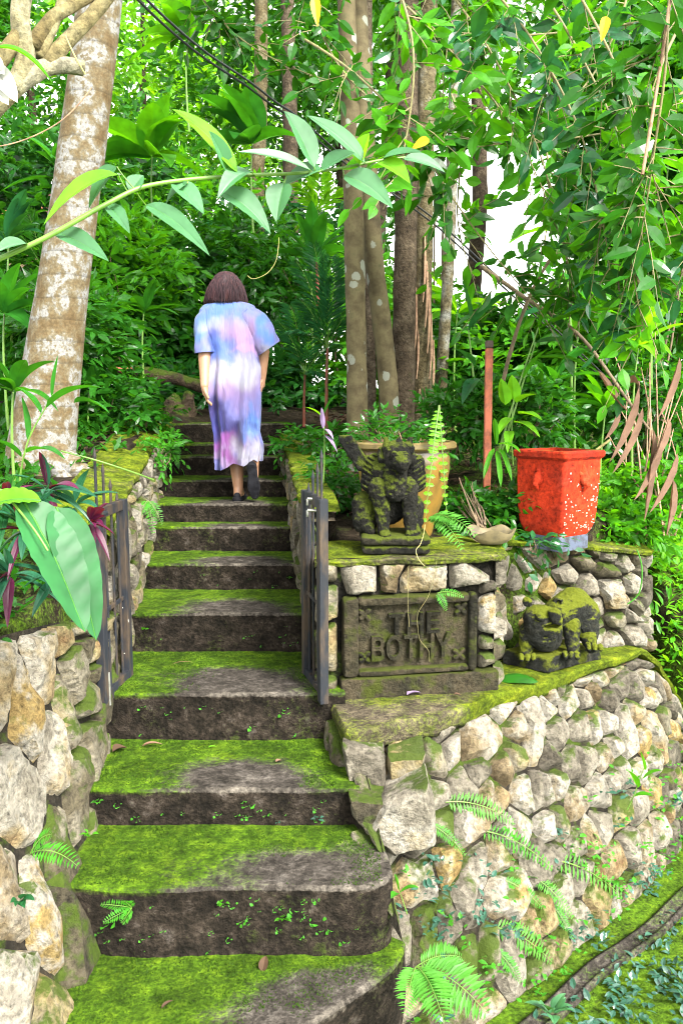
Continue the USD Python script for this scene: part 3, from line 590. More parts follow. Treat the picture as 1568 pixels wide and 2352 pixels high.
rf = [(-.175, 4.30, 1.27), (-.20, 4.55, 1.315), (-.27, 5.1, 1.36), (-.345, 5.8, 1.44), (-.44, 6.5, 1.53), (-.50, 7.0, 1.60)]
rb_ = [(-.15, 4.30, .45), (-.19, 4.55, .6), (-.265, 5.1, .78), (-.345, 5.8, 1.0), (-.45, 6.5, 1.25), (-.515, 7.0, 1.5)]
side_wall('right_stair_wall', 'low stone kerb wall with bright moss top along the right edge of the upper steps', rf, rb_,
          [np.array(p) + [-.01, 0, .02] for p in rf], [np.array(p) + [.17, .03, .02] for p in rf], 22, want=-1)
tp3 = [(-.085, 3.93, 1.09), (-.12, 4.1, 1.15), (-.185, 4.32, 1.27)]; bt3 = [(-.07, 3.93, .40), (-.10, 4.1, .42), (-.16, 4.32, .45)]
w_ = stage.GetPrimAtPath('/World/right_stair_wall')
sf3, nf3, S3, T3 = ruled(tp3, bt3); f3 = 1 if nf3(np.array([.2]), np.array([.3]))[0][0] < 0 else -1
mortar_sheet(w_, sf3, nf3, S3, T3, 20, 30, flip=f3, deep=.02)
lay_stones(w_, sf3, nf3, cells(S3, T3, .16, .14, rng), lambda s, t, r: 'stone_mossy', rng, h=.024, proud=.035, flip=f3)

# ------------------------------------------------------------------ ground
UP = shapely.union_all([
    sg.Polygon([(-1.33, 4.3), (-1.30, 3.4), (-1.48, 2.95), (-1.85, 2.75), (-60, 2.0), (-60, 60), (-1.8, 60), (-1.56, 7.0)]),
    sg.Polygon([(-1.56, 7.05), (-.36, 7.05), (-.36, 7.2), (60, 60), (-60, 60)]),
    sg.Polygon([(-.03, 4.5), (.02, 4.13), (.66, 4.22), (.72, 4.5), (1.5, 4.9), (1.68, 5.1), (1.72, 5.9), (60, 30), (60, 60), (-1, 60), (-.30, 7.0)])])
def ground_z(x, y):
    x, y = np.asarray(x, float), np.asarray(y, float)
    hill = np.interp(y, [2.5, 4.0, 4.6, 5.5, 6.5, 7.5, 9, 14, 30, 200], [.98, 1.08, 1.12, 1.22, 1.45, 1.70, 1.85, 2.1, 2.3, 1.6])
    left = smoothstep(-1.1, -1.5, x)
    hl = np.interp(y, [2.5, 3.6, 4.3, 5.0, 7.0, 9, 14, 30, 200], [.98, .98, 1.30, 1.42, 1.76, 1.9, 2.1, 2.3, 1.6])
    hill = hill * (1 - left) + hl * left
    r = smoothstep(1.55, 2.9, x) * smoothstep(14, 6, y)
    hill = hill - r * .75
    low = ZG + .02 * (x - .5) + .0 * y
    d = shapely.distance(shapely.points(x, y), UP)
    k = smoothstep(.16, .0, d)
    # slope on the right, beyond the end of the walls
    sl = smoothstep(1.98, 2.25, x + .0 * y) * smoothstep(3.9, 6.2, y + .25 * (x - 2.4))
    z = low * (1 - k) + hill * k
    z = np.where((x > 1.95), np.maximum(low * (1 - sl) + hill * sl, np.where(k > .5, hill, low * (1 - sl) + hill * sl)), z)
    st = (d > .16) & (y > 2.9) & (x < .4) & (x > -1.7)
    z = np.where(st, np.minimum(z, np.interp(y, [2.9, 7], [-.5, .9])), z)
    return z + (fbm(np.stack([x * 1.7, y * 1.7, x * 0], -1), 4, 4) - .5) * .10 * np.where(k > .5, 1, .35)
def axis(lo, hi, step, far):
    a = np.arange(lo, hi + 1e-6, step); g = step * 1.35 ** np.arange(1, 60); o = np.cumsum(g); o = o[o < far]
    return np.r_[(lo - o)[::-1], a, hi + o]
gx, gy = axis(-3.0, 4.5, .055, 160), axis(1.0, 9.0, .055, 160)
GX, GY = np.meshgrid(gx, gy, indexing='ij')
GZ = ground_z(GX, GY)
GV = np.stack([GX, GY, GZ], -1).reshape(-1, 3)
gm = .55 + .25 * (GZ.ravel() < -.3) - .3 * ((GY.ravel() > 4.5) & (GX.ravel() < .6))
top('ground', (GV, grid_faces(len(gx), len(gy))[:, [0, 2, 1]] if False else grid_faces(len(gx), len(gy))[:, ::-1]), 'ground_moss', None, None, kind='structure', smooth=True, moss=gm, arris=np.zeros(len(gm)))
# ------------------------------------------------------------------ carved sign
def on_sign(m, off=0.0):
    v, f = (m.vertices, m.faces) if hasattr(m, 'faces') else m
    v = np.asarray(v); return A + v[:, :1] * AB + v[:, 1:2] * np.array([0, 0, 1.0]) + (v[:, 2:] + off) * Nw, f
sign = thing('carved_sign', 'dark mossy carved stone sign reading THE BOTHY, set in the wall beside the gate', 'sign', A + .37 * AB)
s0, s1 = P2(786, 1460)[0], P2(1090, 1460)[0]
tb0, tb1, tt = .0, P2(786, 1553)[1], P2(786, 1371)[1]
si0, si1, ti0, ti1 = P2(820, 1460)[0], P2(1072, 1460)[0], P2(820, 1535)[1], P2(820, 1390)[1]
def slabby(x0, x1, seed, bev=.008, edge=.02, disp=.004):
    v, f = box(x0, x1, bev)
    return soften(m3.Manifold(m3.Mesh(np.asarray(v, np.float32), np.asarray(f, np.uint32))), edge, 1, disp, 18, seed)
def hull_box(x0, x1, bev): return m3.Manifold.hull_points(np.asarray(box(x0, x1, bev)[0]))
def slabby(x0, x1, seed, bev=.008, edge=.02, disp=.004): return soften(hull_box(x0, x1, bev), edge, 1, disp, 18, seed)
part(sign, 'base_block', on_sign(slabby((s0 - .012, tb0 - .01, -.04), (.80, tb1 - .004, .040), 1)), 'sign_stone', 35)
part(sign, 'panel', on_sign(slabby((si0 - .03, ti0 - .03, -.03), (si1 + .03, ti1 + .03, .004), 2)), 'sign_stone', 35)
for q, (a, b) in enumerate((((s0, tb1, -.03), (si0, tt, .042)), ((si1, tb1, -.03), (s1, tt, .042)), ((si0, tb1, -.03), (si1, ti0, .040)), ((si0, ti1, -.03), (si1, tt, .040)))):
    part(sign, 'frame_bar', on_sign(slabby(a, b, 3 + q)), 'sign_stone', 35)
def carved_text(word, u0, v0, u1, v1, depth=.027):
    m = meshkit.text_mesh(word, 1.0, depth, bold=True); b = m.bounds
    a0, c1 = P2(u0, v0); a1, c0 = P2(u1, v1)
    v = np.array(m.vertices); v[:, 0] = a0 + (v[:, 0] - b[0, 0]) / (b[1, 0] - b[0, 0]) * (a1 - a0); v[:, 1] = c0 + (v[:, 1] - b[0, 1]) / (b[1, 1] - b[0, 1]) * (c1 - c0)
    v[:, 1] += (v[:, 0] - a0) * .012
    return v, np.array(m.faces)
part(sign, 'lettering', on_sign(carved_text('THE', 890, 1408, 1006, 1451), .004), 'sign_stone', label='raised word THE')
part(sign, 'lettering', on_sign(carved_text('BOTHY', 851, 1459, 1030, 1507), .004), 'sign_stone', label='raised word BOTHY')
for q, (u, v) in enumerate(((836, 1410), (1056, 1396), (836, 1508), (1052, 1500))):
    a, t = P2(u, v); mb = blob([((a + dx, t + dy, .010), .014, (a + dx * 1.6, t + dy * 1.6, .012), .013) for dx, dy in ((.012, .012), (-.014, .010), (.012, -.014), (-.012, -.012), (0, .0))], 12)
    part(sign, 'corner_flower', on_sign(soften(mb, .008, 4, .003, 60, q)), 'sign_stone', True)

# ------------------------------------------------------------------ gates
def gate(name, label, near, far, ntop, nbot, ftop, fbot, spikes, seed):
    g = thing(name, label, 'gate', (near[0], near[1], nbot))
    n0, n1 = np.array([*near, nbot]), np.array([*near, ntop]); f0, f1 = np.array([*far, fbot]), np.array([*far, ftop])
    d = unit(f0 - n0); d[2] = 0; side = np.array([-d[1], d[0], 0])
    def at(k, z): return np.array([near[0] + (far[0] - near[0]) * k, near[1] + (far[1] - near[1]) * k, z])
    part(g, 'stile', MB().add(*bar(n0, n1, .058, .042, up=side)), 'gate_iron'); part(g, 'stile', MB().add(*bar(f0, f1, .058, .042, up=side)), 'gate_iron')
    o = d * .024
    part(g, 'top_rail', MB().add(*bar(n1 + o - [0, 0, .025], f1 - o - [0, 0, .025], .032, .05)), 'gate_iron')
    part(g, 'bottom_rail', MB().add(*bar(n0 + o + [0, 0, .03], f0 - o + [0, 0, .03], .034, .055)), 'gate_iron')
    zm = nbot + (ntop - nbot) * .47
    part(g, 'middle_rail', MB().add(*bar(at(0, zm) + o, at(1, zm + .01) - o, .012, .022)), 'gate_iron')
    for k, zt_ in spikes:
        a, b = at(k, nbot + .05), at(k, zt_ - .045)
        m = MB().add(*tube([a, b], .0068, 8))
        m.add(*tube([b, b + [0, 0, .01], b + [0, 0, .045]], [.0088, .0088, .001], 8))
        part(g, 'spiked_bar', m, 'gate_iron', 40)
    return g, at, d, side
zL0, zL1 = P(240, 1622, 3.75)[2], P(230, 1168, 3.75)[2]
gl, atl, dl, sl_ = gate('garden_gate', 'open rusty iron gate leaf with spikes, left of the steps', P(231, 1400, 3.75)[:2], P(288, 1400, 4.08)[:2], zL1, zL0, zL1 + .005, zL0 + .02,
     [(.0, P(208, 1028, 3.72)[2]), (.28, P(228, 1064, 3.82)[2]), (.55, P(247, 1100, 3.92)[2]), (.80, P(264, 1128, 4.02)[2])], 1)
b0_ = atl(.10, zL0 - .01) + sl_ * -.03 if False else atl(.13, zL0 + .0) + np.array([.02, -.03, 0])
part(gl, 'drop_bolt', MB().add(*tube([b0_, b0_ + [0, 0, .16]], .006, 8)), 'bright_steel')
part(gl, 'hinge_bolt', MB().add(*tube([atl(0, zL1 - .02) + np.array([.03, -.04, 0]), atl(0, zL1 - .02) + np.array([.045, .0, 0])], .011, 10)), 'gate_iron')
rng = np.random.default_rng(3); fl_ = MB()
for k in range(5):
    c_ = np.array([*P(288 + rng.uniform(-6, 5), 1400, 4.055)[:2], P(288, [1395, 1410, 1425, 1385, 1500][k], 4.06)[2]])
    v, f = meshkit.arrays(m3.Manifold.sphere(1, 10).scale([.008, .004, .016]))[:2]; fl_.add(v + c_, f)
part(gl, 'paint_flake', fl_, 'white_flake', kind='stuff')
zR0, zR1 = P(745, 1614, 3.80)[2], P(738, 1146, 3.80)[2]
gr, atr, dr, sr_ = gate('garden_gate', 'open rusty iron gate leaf seen edge on, right of the steps beside the carved sign', P(741, 1400, 3.80)[:2], P(704, 1400, 4.12)[:2], zR1, zR0, zR1 + .01, zR0 + .02,
     [(.05, P(742, 1030, 3.82)[2]), (.28, P(735, 1062, 3.89)[2]), (.55, P(727, 1078, 3.98)[2]), (.82, P(716, 1108, 4.06)[2])], 2)
for z_ in (zR1 - .015, zR1 - .07):
    q = np.array([*P(717, 1400, 3.96)[:2], z_]); part(gr, 'latch', MB().add(*tube([q + [-.02, -.03, 0], q + [.025, -.03, 0]], .008, 10)).add(*tube([q + [-.02, -.03, 0], q + [-.02, -.03, -.03]], .006, 8)), 'bright_steel', True)

# ------------------------------------------------------------------ winged lion on the wall
KL = .000421
def L(cx, cy, dy=0.0): return np.array([.268 + (cx - 780) * KL, 4.15 + dy, 1.118 + (1660 - cy) * KL])
lion = thing('winged_lion_statue', 'dark mossy statue of a seated winged lion on the wall top above the sign', 'statue', L(780, 1660))
def lb_(a, b, y0, y1, bev): return soften(hull_box((L(a[0], a[1])[0], 4.15 + y0, L(a[0], a[1])[2]), (L(b[0], b[1])[0], 4.15 + y1, L(b[0], b[1])[2]), bev), .02, 1, .005, 22, int(a[0]))
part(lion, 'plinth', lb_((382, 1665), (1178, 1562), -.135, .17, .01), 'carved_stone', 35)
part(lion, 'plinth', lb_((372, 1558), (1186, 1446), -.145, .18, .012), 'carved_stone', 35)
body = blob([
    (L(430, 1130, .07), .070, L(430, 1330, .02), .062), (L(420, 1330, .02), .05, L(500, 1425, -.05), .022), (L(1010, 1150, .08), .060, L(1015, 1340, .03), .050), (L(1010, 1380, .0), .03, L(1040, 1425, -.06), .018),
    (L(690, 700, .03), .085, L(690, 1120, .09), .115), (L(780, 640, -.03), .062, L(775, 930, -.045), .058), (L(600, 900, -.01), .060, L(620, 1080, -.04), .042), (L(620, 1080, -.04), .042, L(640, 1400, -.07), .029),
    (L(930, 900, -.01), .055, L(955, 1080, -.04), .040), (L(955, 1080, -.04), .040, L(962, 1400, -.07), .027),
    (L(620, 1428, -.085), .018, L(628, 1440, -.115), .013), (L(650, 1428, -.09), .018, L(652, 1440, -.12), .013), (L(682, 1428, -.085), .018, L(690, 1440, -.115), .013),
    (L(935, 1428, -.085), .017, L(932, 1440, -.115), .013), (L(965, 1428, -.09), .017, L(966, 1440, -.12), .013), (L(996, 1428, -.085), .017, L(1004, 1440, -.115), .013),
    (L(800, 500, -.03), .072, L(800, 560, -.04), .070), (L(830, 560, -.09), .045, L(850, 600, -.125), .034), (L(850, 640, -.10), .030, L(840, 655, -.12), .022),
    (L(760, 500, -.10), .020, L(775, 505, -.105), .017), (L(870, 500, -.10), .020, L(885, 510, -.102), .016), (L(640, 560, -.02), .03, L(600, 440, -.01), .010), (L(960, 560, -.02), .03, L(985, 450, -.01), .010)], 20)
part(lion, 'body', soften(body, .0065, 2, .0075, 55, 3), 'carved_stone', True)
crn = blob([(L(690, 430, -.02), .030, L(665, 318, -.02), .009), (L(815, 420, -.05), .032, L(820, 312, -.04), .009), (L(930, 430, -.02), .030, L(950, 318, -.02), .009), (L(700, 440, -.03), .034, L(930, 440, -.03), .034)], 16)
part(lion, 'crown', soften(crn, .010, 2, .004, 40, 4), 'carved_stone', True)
for side, x in ((-1, 505), (1, 1030)):
    w = blob([(L(x - side * 40, 600, .04), (.045, .03, .045), L(x, 900, .02), (.050, .035, .030)), (L(x + side * 50, 640, .05), (.03, .025, .05), L(x + side * 60, 880, .03), (.03, .03, .03))], 18)
    v, f = soften(w, .009, 2, .004, 40, 5)
    v[:, 1] -= .007 * np.sin((v[:, 2] - v[:, 0] * side * .6) * 230) * (v[:, 1] < 4.18)
    part(lion, 'wing', (v, f), 'carved_stone', True)
tl = m3.Manifold.batch_hull([hull_box(L(400, 640, .06) - .03, L(400, 640, .06) + .03, .008), hull_box(L(190, 330, .08) - [.034, .03, .018], L(190, 330, .08) + [.034, .03, .018], .006)])
part(lion, 'tail', soften(tl, .012, 1, .006, 30, 8), 'carved_stone', 40)

# ------------------------------------------------------------------ crouching beast on the ledge
KC = .00055
def C(cx, cy, dy=0.0): return np.array([1.165 + (cx - 620) * KC, 4.42 + dy, .385 + (1055 - cy) * KC])
beast = thing('crouching_beast_statue', 'crouching stone beast with bright mossy back on the ledge right of the sign', 'statue', C(620, 1055))
bp = np.array([(.89, 4.45), (1.10, 4.27), (1.47, 4.53), (1.24, 4.67)])
slab_ = m3.Manifold.hull_points(np.vstack([np.c_[bp, np.full(4, .424)], np.c_[(bp - bp.mean(0)) * .96 + bp.mean(0), np.full(4, .506)]]))
part(beast, 'base_slab', soften(slab_, .018, 1, .009, 20, 2), 'beast_stone', 40)
bb = blob([
    (C(455, 470, -.05), (.092, .085, .070), C(490, 640, -.05), (.098, .085, .080)), (C(510, 560, -.08), (.085, .07, .06), C(530, 720, -.03), (.085, .07, .06)),
    (C(650, 455, .0), .082, C(840, 395, .07), .098), (C(840, 390, .07), .096, C(945, 500, .09), .098), (C(965, 560, .06), .075, C(985, 680, .04), .058),
    (C(560, 400, -.125), .034, C(590, 470, -.125), .030), (C(420, 430, -.12), .024, C(440, 440, -.125), .022), (C(340, 330, -.02), .026, C(330, 320, -.02), .022), (C(640, 320, -.02), .026, C(648, 312, -.02), .022),
    (C(350, 620, -.03), .050, C(325, 820, -.05), .034), (C(780, 560, -.02), .050, C(790, 790, -.055), .034), (C(970, 700, .01), .045, C(1000, 800, -.01), .032)] +
    [(C(x, 845, -.085 - .012 * (i == 1)), .017, C(x - 4, 868, -.11), .012) for i, x in enumerate((265, 325, 385))] + [(C(x, 818, -.09 - .010 * (i == 1)), .017, C(x - 6, 842, -.118), .012) for i, x in enumerate((695, 750, 808))] +
    [(C(x, 762 + i * 8, -.03), .018, C(x - 4, 790, -.06), .012) for i, x in enumerate((950, 1010, 1065))], 20)
bb = bb - m3.Manifold.batch_hull([m3.Manifold.sphere(1, 14).scale([.012, .05, .010]).translate([float(x) for x in C(x_, y_, -.145)]) for x_, y_ in ((470, 528), (560, 505), (610, 520))])
for x_ in (640,): bb = bb - m3.Manifold.sphere(1, 12).scale([.014, .03, .014]).translate([float(x) for x in C(x_, 322, -.05)])
part(beast, 'body', soften(bb, .0065, 2, .007, 50, 9), 'beast_stone', True)

# ------------------------------------------------------------------ urn, planter, post, shard
urn = thing('glazed_urn', 'large ochre glazed pottery urn with a brown rim behind the winged lion', 'urn', (.355, 4.72, 1.10))
pr = [(.0, 0), (.155, 0), (.165, .01), (.175, .06), (.215, .18), (.250, .32), (.262, .42), (.258, .47), (.250, .50)]
part(urn, 'body', lathe(curve(np.c_[pr], 40), 56, (.355, 4.72, 1.10)), 'urn_glaze', 40)
part(urn, 'rim', lathe([(.250, .495), (.285, .50), (.298, .512), (.298, .535), (.285, .545), (.262, .543), (.252, .52), (.245, .44), (.0, .43)], 56, (.355, 4.72, 1.10)), 'urn_rim_glaze', 40)

pl = thing('square_planter', 'red orange glazed square planter with pale specks and a blue foot on the terrace', 'planter', (*P(1290, 1250, 4.42)[:2], 1.07))
phi = math.radians(38); e1, e2 = np.array([-math.sin(phi), math.cos(phi)]), np.array([math.cos(phi), math.sin(phi)]); sd = .335
c0 = P(1290, 1250, 4.42)[:2]; cc = c0 + (e1 + e2) * sd / 2; zb = 1.075
def ring(hw, z, r=.02, n=5):
    p = np.array(sg.box(-hw + r, -hw + r, hw - r, hw - r).buffer(r, quad_segs=n).exterior.coords)[:-1]
    return np.c_[cc + p[:, :1] * e2 + p[:, 1:2] * e1, np.full(len(p), z)]
def loft(rings, cap0=True, cap1=True):
    n = len(rings[0]); v = np.vstack(rings); m = len(rings); i, j = np.meshgrid(np.arange(m - 1), np.arange(n), indexing='ij')
    q = np.stack([i * n + j, i * n + (j + 1) % n, (i + 1) * n + (j + 1) % n, (i + 1) * n + j], -1).reshape(-1, 4); f = np.vstack([q[:, [0, 1, 2]], q[:, [0, 2, 3]]])
    k = np.arange(1, n - 1)
    if cap0: f = np.vstack([f, np.c_[np.zeros(n - 2, int), k + 1, k]])
    if cap1: f = np.vstack([f, np.c_[np.full(n - 2, (m - 1) * n), (m - 1) * n + k, (m - 1) * n + k + 1]])
    return trimesh.Trimesh(v, f, process=False)
def fixn(m): trimesh.repair.fix_normals(m); return m
h2 = sd / 2
part(pl, 'body', fixn(loft([ring(h2 * .76, zb + .05, .03), ring(h2 * .85, zb + .075, .03), ring(h2 * .925, zb + .12, .026), ring(h2 * .965, zb + .20, .024), ring(h2 * .99, zb + .35), ring(h2, zb + .49)])), 'planter_red', 35)
part(pl, 'rim', fixn(loft([ring(h2 + .001, zb + .475), ring(h2 + .016, zb + .49), ring(h2 + .018, zb + .515), ring(h2 + .012, zb + .525), ring(h2 - .03, zb + .525), ring(h2 - .035, zb + .46)])), 'planter_red', 35)
part(pl, 'soil', (np.array([np.r_[cc + e1 * a + e2 * b, zb + .47] for a, b in ((-.13, -.13), (-.13, .13), (.13, .13), (.13, -.13))]), np.array([[0, 3, 2, 1]])), 'soil')
part(pl, 'foot', fixn(loft([ring(h2 * .78, zb - .03), ring(h2 * .78, zb + .04), ring(h2 * .75, zb + .055)])), 'planter_foot_blue', 35)
for nrm_, mid in ((-e1, cc - e1 * h2), (-e2, cc - e2 * h2)):
    q = np.r_[mid, zb + .385]; n3 = np.r_[nrm_, 0]; k3 = np.r_[-nrm_[1], nrm_[0], 0]
    mk = blob([(q, .028, q + n3 * .012 + [0, 0, -.02], .030), (q + n3 * .02 + [0, 0, -.03], .018, q + n3 * .034 + [0, 0, -.045], .014), (q + [0, 0, .03], .018, q + [0, 0, .055], .009), (q + k3 * .022 + [0, 0, .012], .011, q + k3 * .026 + [0, 0, .02], .008), (q - k3 * .022 + [0, 0, .012], .011, q - k3 * .026 + [0, 0, .02], .008), (q + n3 * .02 + [0, 0, -.055], .012, q + n3 * .012 + [0, 0, -.075], .008)], 14)
    part(pl, 'mask_knob', soften(mk, .008, 2), 'planter_red', True)
rng = np.random.default_rng(5); sp = MB()
for k in range(95):
    a, z_ = rng.uniform(-.92, .92) * h2, zb + (.07 + .38 * rng.beta(1.0, 1.7))
    hw = h2 * np.interp(z_ - zb, [.05, .075, .12, .2, .35, .49], [.76, .85, .925, .965, .99, 1.0])
    if abs(a) > hw * .93: continue
    v, f = meshkit.arrays(m3.Manifold.sphere(1, 7).scale([rng.uniform(.002, .0065) * (1 + .8 * (rng.random() < .15)), .0015, rng.uniform(.002, .0075)]))[:2]
    cpt = np.r_[cc + e2 * a - e1 * hw, z_]; sp.add(cpt + v[:, :1] * np.r_[e2, 0] + v[:, 1:2] * np.r_[e1, 0] + v[:, 2:] * np.array([0, 0, 1.]), f)
part(pl, 'paint_speck', sp, 'white_speck', kind='stuff')

post = thing('rusty_post', 'thin square rust red metal post standing between the urn and the red planter', 'post', (*P(1117, 1190, 4.95)[:2], 1.1))
part(post, 'shaft', bar(np.array([*P(1116, 1190, 4.95)[:2], 1.05]), P(1123, 800, 4.95), .042, .042, up=(0, 1, 0), bev=.004), 'post_rust')
part(post, 'cap', bar(P(1123, 799, 4.95), P(1123, 782, 4.95), .044, .044, up=(0, 1, 0), bev=.006), 'post_top_dark')
sh = lathe(curve([(.0, 0.004), (.06, .0), (.11, .02), (.135, .055), (.14, .07), (.128, .068), (.10, .03), (.0, .015)], 20), 40, (0, 0, 0))
v, f = sh; keep = (np.arctan2(v[:, 1], v[:, 0]) < 1.9); f = f[keep[f].all(1)]; v = v.copy(); v[:, 2] += .012 * np.sin(5 * np.arctan2(v[:, 1], v[:, 0])) * (v[:, 2] > .03)
v = v @ np.array([[.8, .6, 0], [-.6, .8, 0], [0, 0, 1]]) * [1, .8, 1.1] + [.79, 4.36, 1.115]
top('pot_shard', (v, f), 'shard_clay', 'broken yellowish clay dish lying on the wall top by the post', 'potsherd', smooth=40)
# ------------------------------------------------------------------ the woman on the steps
KP, YP, ZP = .000765, 5.99, 1.164
def Q(cx, cy, dy=0.0): return np.array([P(530, 900, YP)[0] + (cx - 560) * KP, YP + dy, ZP + (2240 - cy) * KP])
woman = thing('person', 'person with brown bobbed hair in a long tie dyed dress walking up the steps', 'person', Q(600, 2240))
def foot(ankle, toe_dir, down, s=1.0):
    a, t, d = np.asarray(ankle, float), unit(toe_dir), unit(down)
    heel = a - t * .035 * s + d * .055 * s; ball = a + t * .11 * s + d * .062 * s; toe = a + t * .175 * s + d * .066 * s
    return [(a, .036 * s, heel, .027 * s), (a, .036 * s, ball, .030 * s), (heel, .026 * s, ball, .031 * s), (ball, .031 * s, toe, .018 * s)]
hipL, hipR = Q(500, 1180, .02), Q(690, 1180, .02)
kneeL, ankL = Q(585, 1700, .05), Q(615, 2130, .0)
kneeR, ankR = Q(735, 1640, .08), Q(775, 1930, -.09)
shL, shR = Q(385, 530, .0), Q(725, 530, .0)
elL, elR = Q(340, 900, -.10), Q(865, 850, .04)
wrL, wrR = Q(352, 1170, -.17), Q(848, 1090, .06)
neck, headc = Q(545, 430, .01), Q(535, 270, .02)
links = [
    (Q(545, 1150, .02), (.155, .115, .12), Q(560, 900, .02), (.125, .10, .10)), (Q(560, 900, .02), (.125, .10, .10), Q(555, 620, .02), (.150, .105, .12)), (Q(555, 620, .02), (.14, .10, .10), Q(550, 480, .01), (.11, .08, .06)),
    (shL, .062, Q(550, 500, .01), .075), (shR, .062, Q(550, 500, .01), .075), (neck + [0, 0, -.06], .058, neck + [0, .01, .07], .054),
    (headc, (.072, .088, .092), headc + [0, .02, -.045], (.060, .072, .075)),
    (hipL, .095, kneeL, .062), (kneeL, .062, kneeL * .65 + ankL * .35 + [0, -.015, 0], .056), (kneeL * .65 + ankL * .35 + [0, -.015, 0], .056, ankL, .036),
    (hipR, .095, kneeR, .062), (kneeR, .060, kneeR * .65 + ankR * .35, .054), (kneeR * .65 + ankR * .35, .054, ankR, .036),
    (shL, .058, elL, .044), (elL, .044, wrL, .029), (shR, .058, elR, .044), (elR, .044, wrR, .028)]
links += foot(ankL, (0.05, 1, 0), (0, 0, -1)) + foot(ankR, (.05, .35, -1), (.0, -1, -.35))
def hand(w, d, palm_n, thumb, s=1.0):
    d, palm_n = unit(d), unit(palm_n); side = unit(np.cross(d, palm_n)) * thumb
    out = [(w, (.026, .026, .022), w + d * .055 + side * .012, .020), (w, .024, w + d * .058 - side * .020, .018), (w + d * .058 + side * .016, .017, w + d * .058 - side * .022, .016)]
    for k, (o, l) in enumerate(((.026, .070), (.009, .080), (-.009, .074), (-.026, .058))):
        b = w + d * .066 + side * o; m = b + d * l * .5 + palm_n * .010; e = b + d * l * .85 + palm_n * .034
        out += [(b, .0092, m, .0085), (m, .0085, e, .0072)]
    b = w + d * .022 + side * .026; m = b + d * .028 + side * .020 + palm_n * .008; e = m + d * .030 + side * .003 + palm_n * .012
    return out + [(b, .0125, m, .0105), (m, .0105, e, .0085)]
links += hand(wrL, (.06, .10, -1), (1, .1, 0), 1) + hand(wrR, (-.05, .15, -1), (-1, .1, 0), -1)
f_ = np.array([0, 1.0, 0])
links += [(headc + f_ * .098 + [0, 0, -.012], .013, headc + f_ * .112 + [0, 0, -.035], .014), (headc + f_ * .085 + [0, 0, -.075], (.022, .012, .010), headc + f_ * .07 + [0, 0, -.105], (.028, .02, .018))]
links += [(headc + [sx * .075, .015, -.02], (.010, .018, .028), headc + [sx * .072, .02, -.03], (.010, .014, .02)) for sx in (-1, 1)]
v, f = soften(blob(links, 20), .010, 6)
part(woman, 'body', (v, f), 'skin', True)
for sx in (-1, 1):
    e = headc + [sx * .030, .083, .002]; part(woman, 'eye', meshkit.arrays(m3.Manifold.sphere(.012, 16).translate([float(x) for x in e]))[:2], 'white_flake', True)
# hair: a bob, full over the neck, strands cut level
hc = headc + [-.006, .012, .0]
th = np.linspace(0, 2 * np.pi, 73)[:-1]; rows = []
zs = np.r_[np.linspace(1, .2, 12), np.linspace(.1, -1.0, 16)]
for q in zs:
    if q > 0: r = math.sqrt(max(1 - q ** 2, 0)); rx, ry, z = .108 * r, .112 * r, .118 * q
    else: rx, ry, z = .108 + .022 * (-q) ** .8, .112 + .004 * -q, .100 * q
    face = np.clip((np.sin(th) - .62) / .3, 0, 1) if q < .35 else 0 * th        # open in front
    rr = 1 + .055 * (fbm(np.c_[np.cos(th) * 5, np.sin(th) * 5, np.full(72, q * .7)], 3, 4) - .5) * 2
    rr = rr * (1 - face * .28)
    low = .022 * (fbm(np.c_[np.cos(th) * 9, np.sin(th) * 9, th * 0], 2, 8) - .5) * (q < -.7)
    rows.append(np.c_[np.cos(th) * rx * rr, np.sin(th) * ry * rr, np.full(72, z) + low])
rows.append(rows[-1] * [.55, .55, 1]); rows.append(rows[-1] * [.1, .1, 1])
hv = loft([r + hc for r in rows]); hv = fixn(hv)
part(woman, 'hair', hv, 'hair_brown', True)
st = MB(); rng = np.random.default_rng(2)
for k in range(620):
    a = rng.uniform(np.pi * .98, np.pi * 2.02) if k % 5 else rng.uniform(-.4, 3.5); q0 = rng.uniform(-.1, .9); L0 = rng.uniform(.10, .2)
    r0 = math.sqrt(1 - max(q0, 0) ** 2); p0 = hc + [math.cos(a) * .109 * r0, math.sin(a) * .113 * r0, .118 * q0 if q0 > 0 else .10 * q0]
    zb_ = hc[2] - .098 + rng.uniform(-.022, .014); sp_ = .128 + rng.uniform(-.008, .022)
    p2 = np.array([hc[0] + math.cos(a) * sp_ + rng.normal(-.004, .010), hc[1] + math.sin(a) * (.118 + rng.uniform(-.006, .016)), zb_]); p1 = (p0 + p2) / 2; p1[:2] += np.array([math.cos(a), math.sin(a)]) * .012
    st.add(*tube(curve([p0, p1, p2], 6), [.0018, .0026, .0012], 3, caps=False))
part(woman, 'hair_strands', st, 'hair_brown', True, kind='stuff')
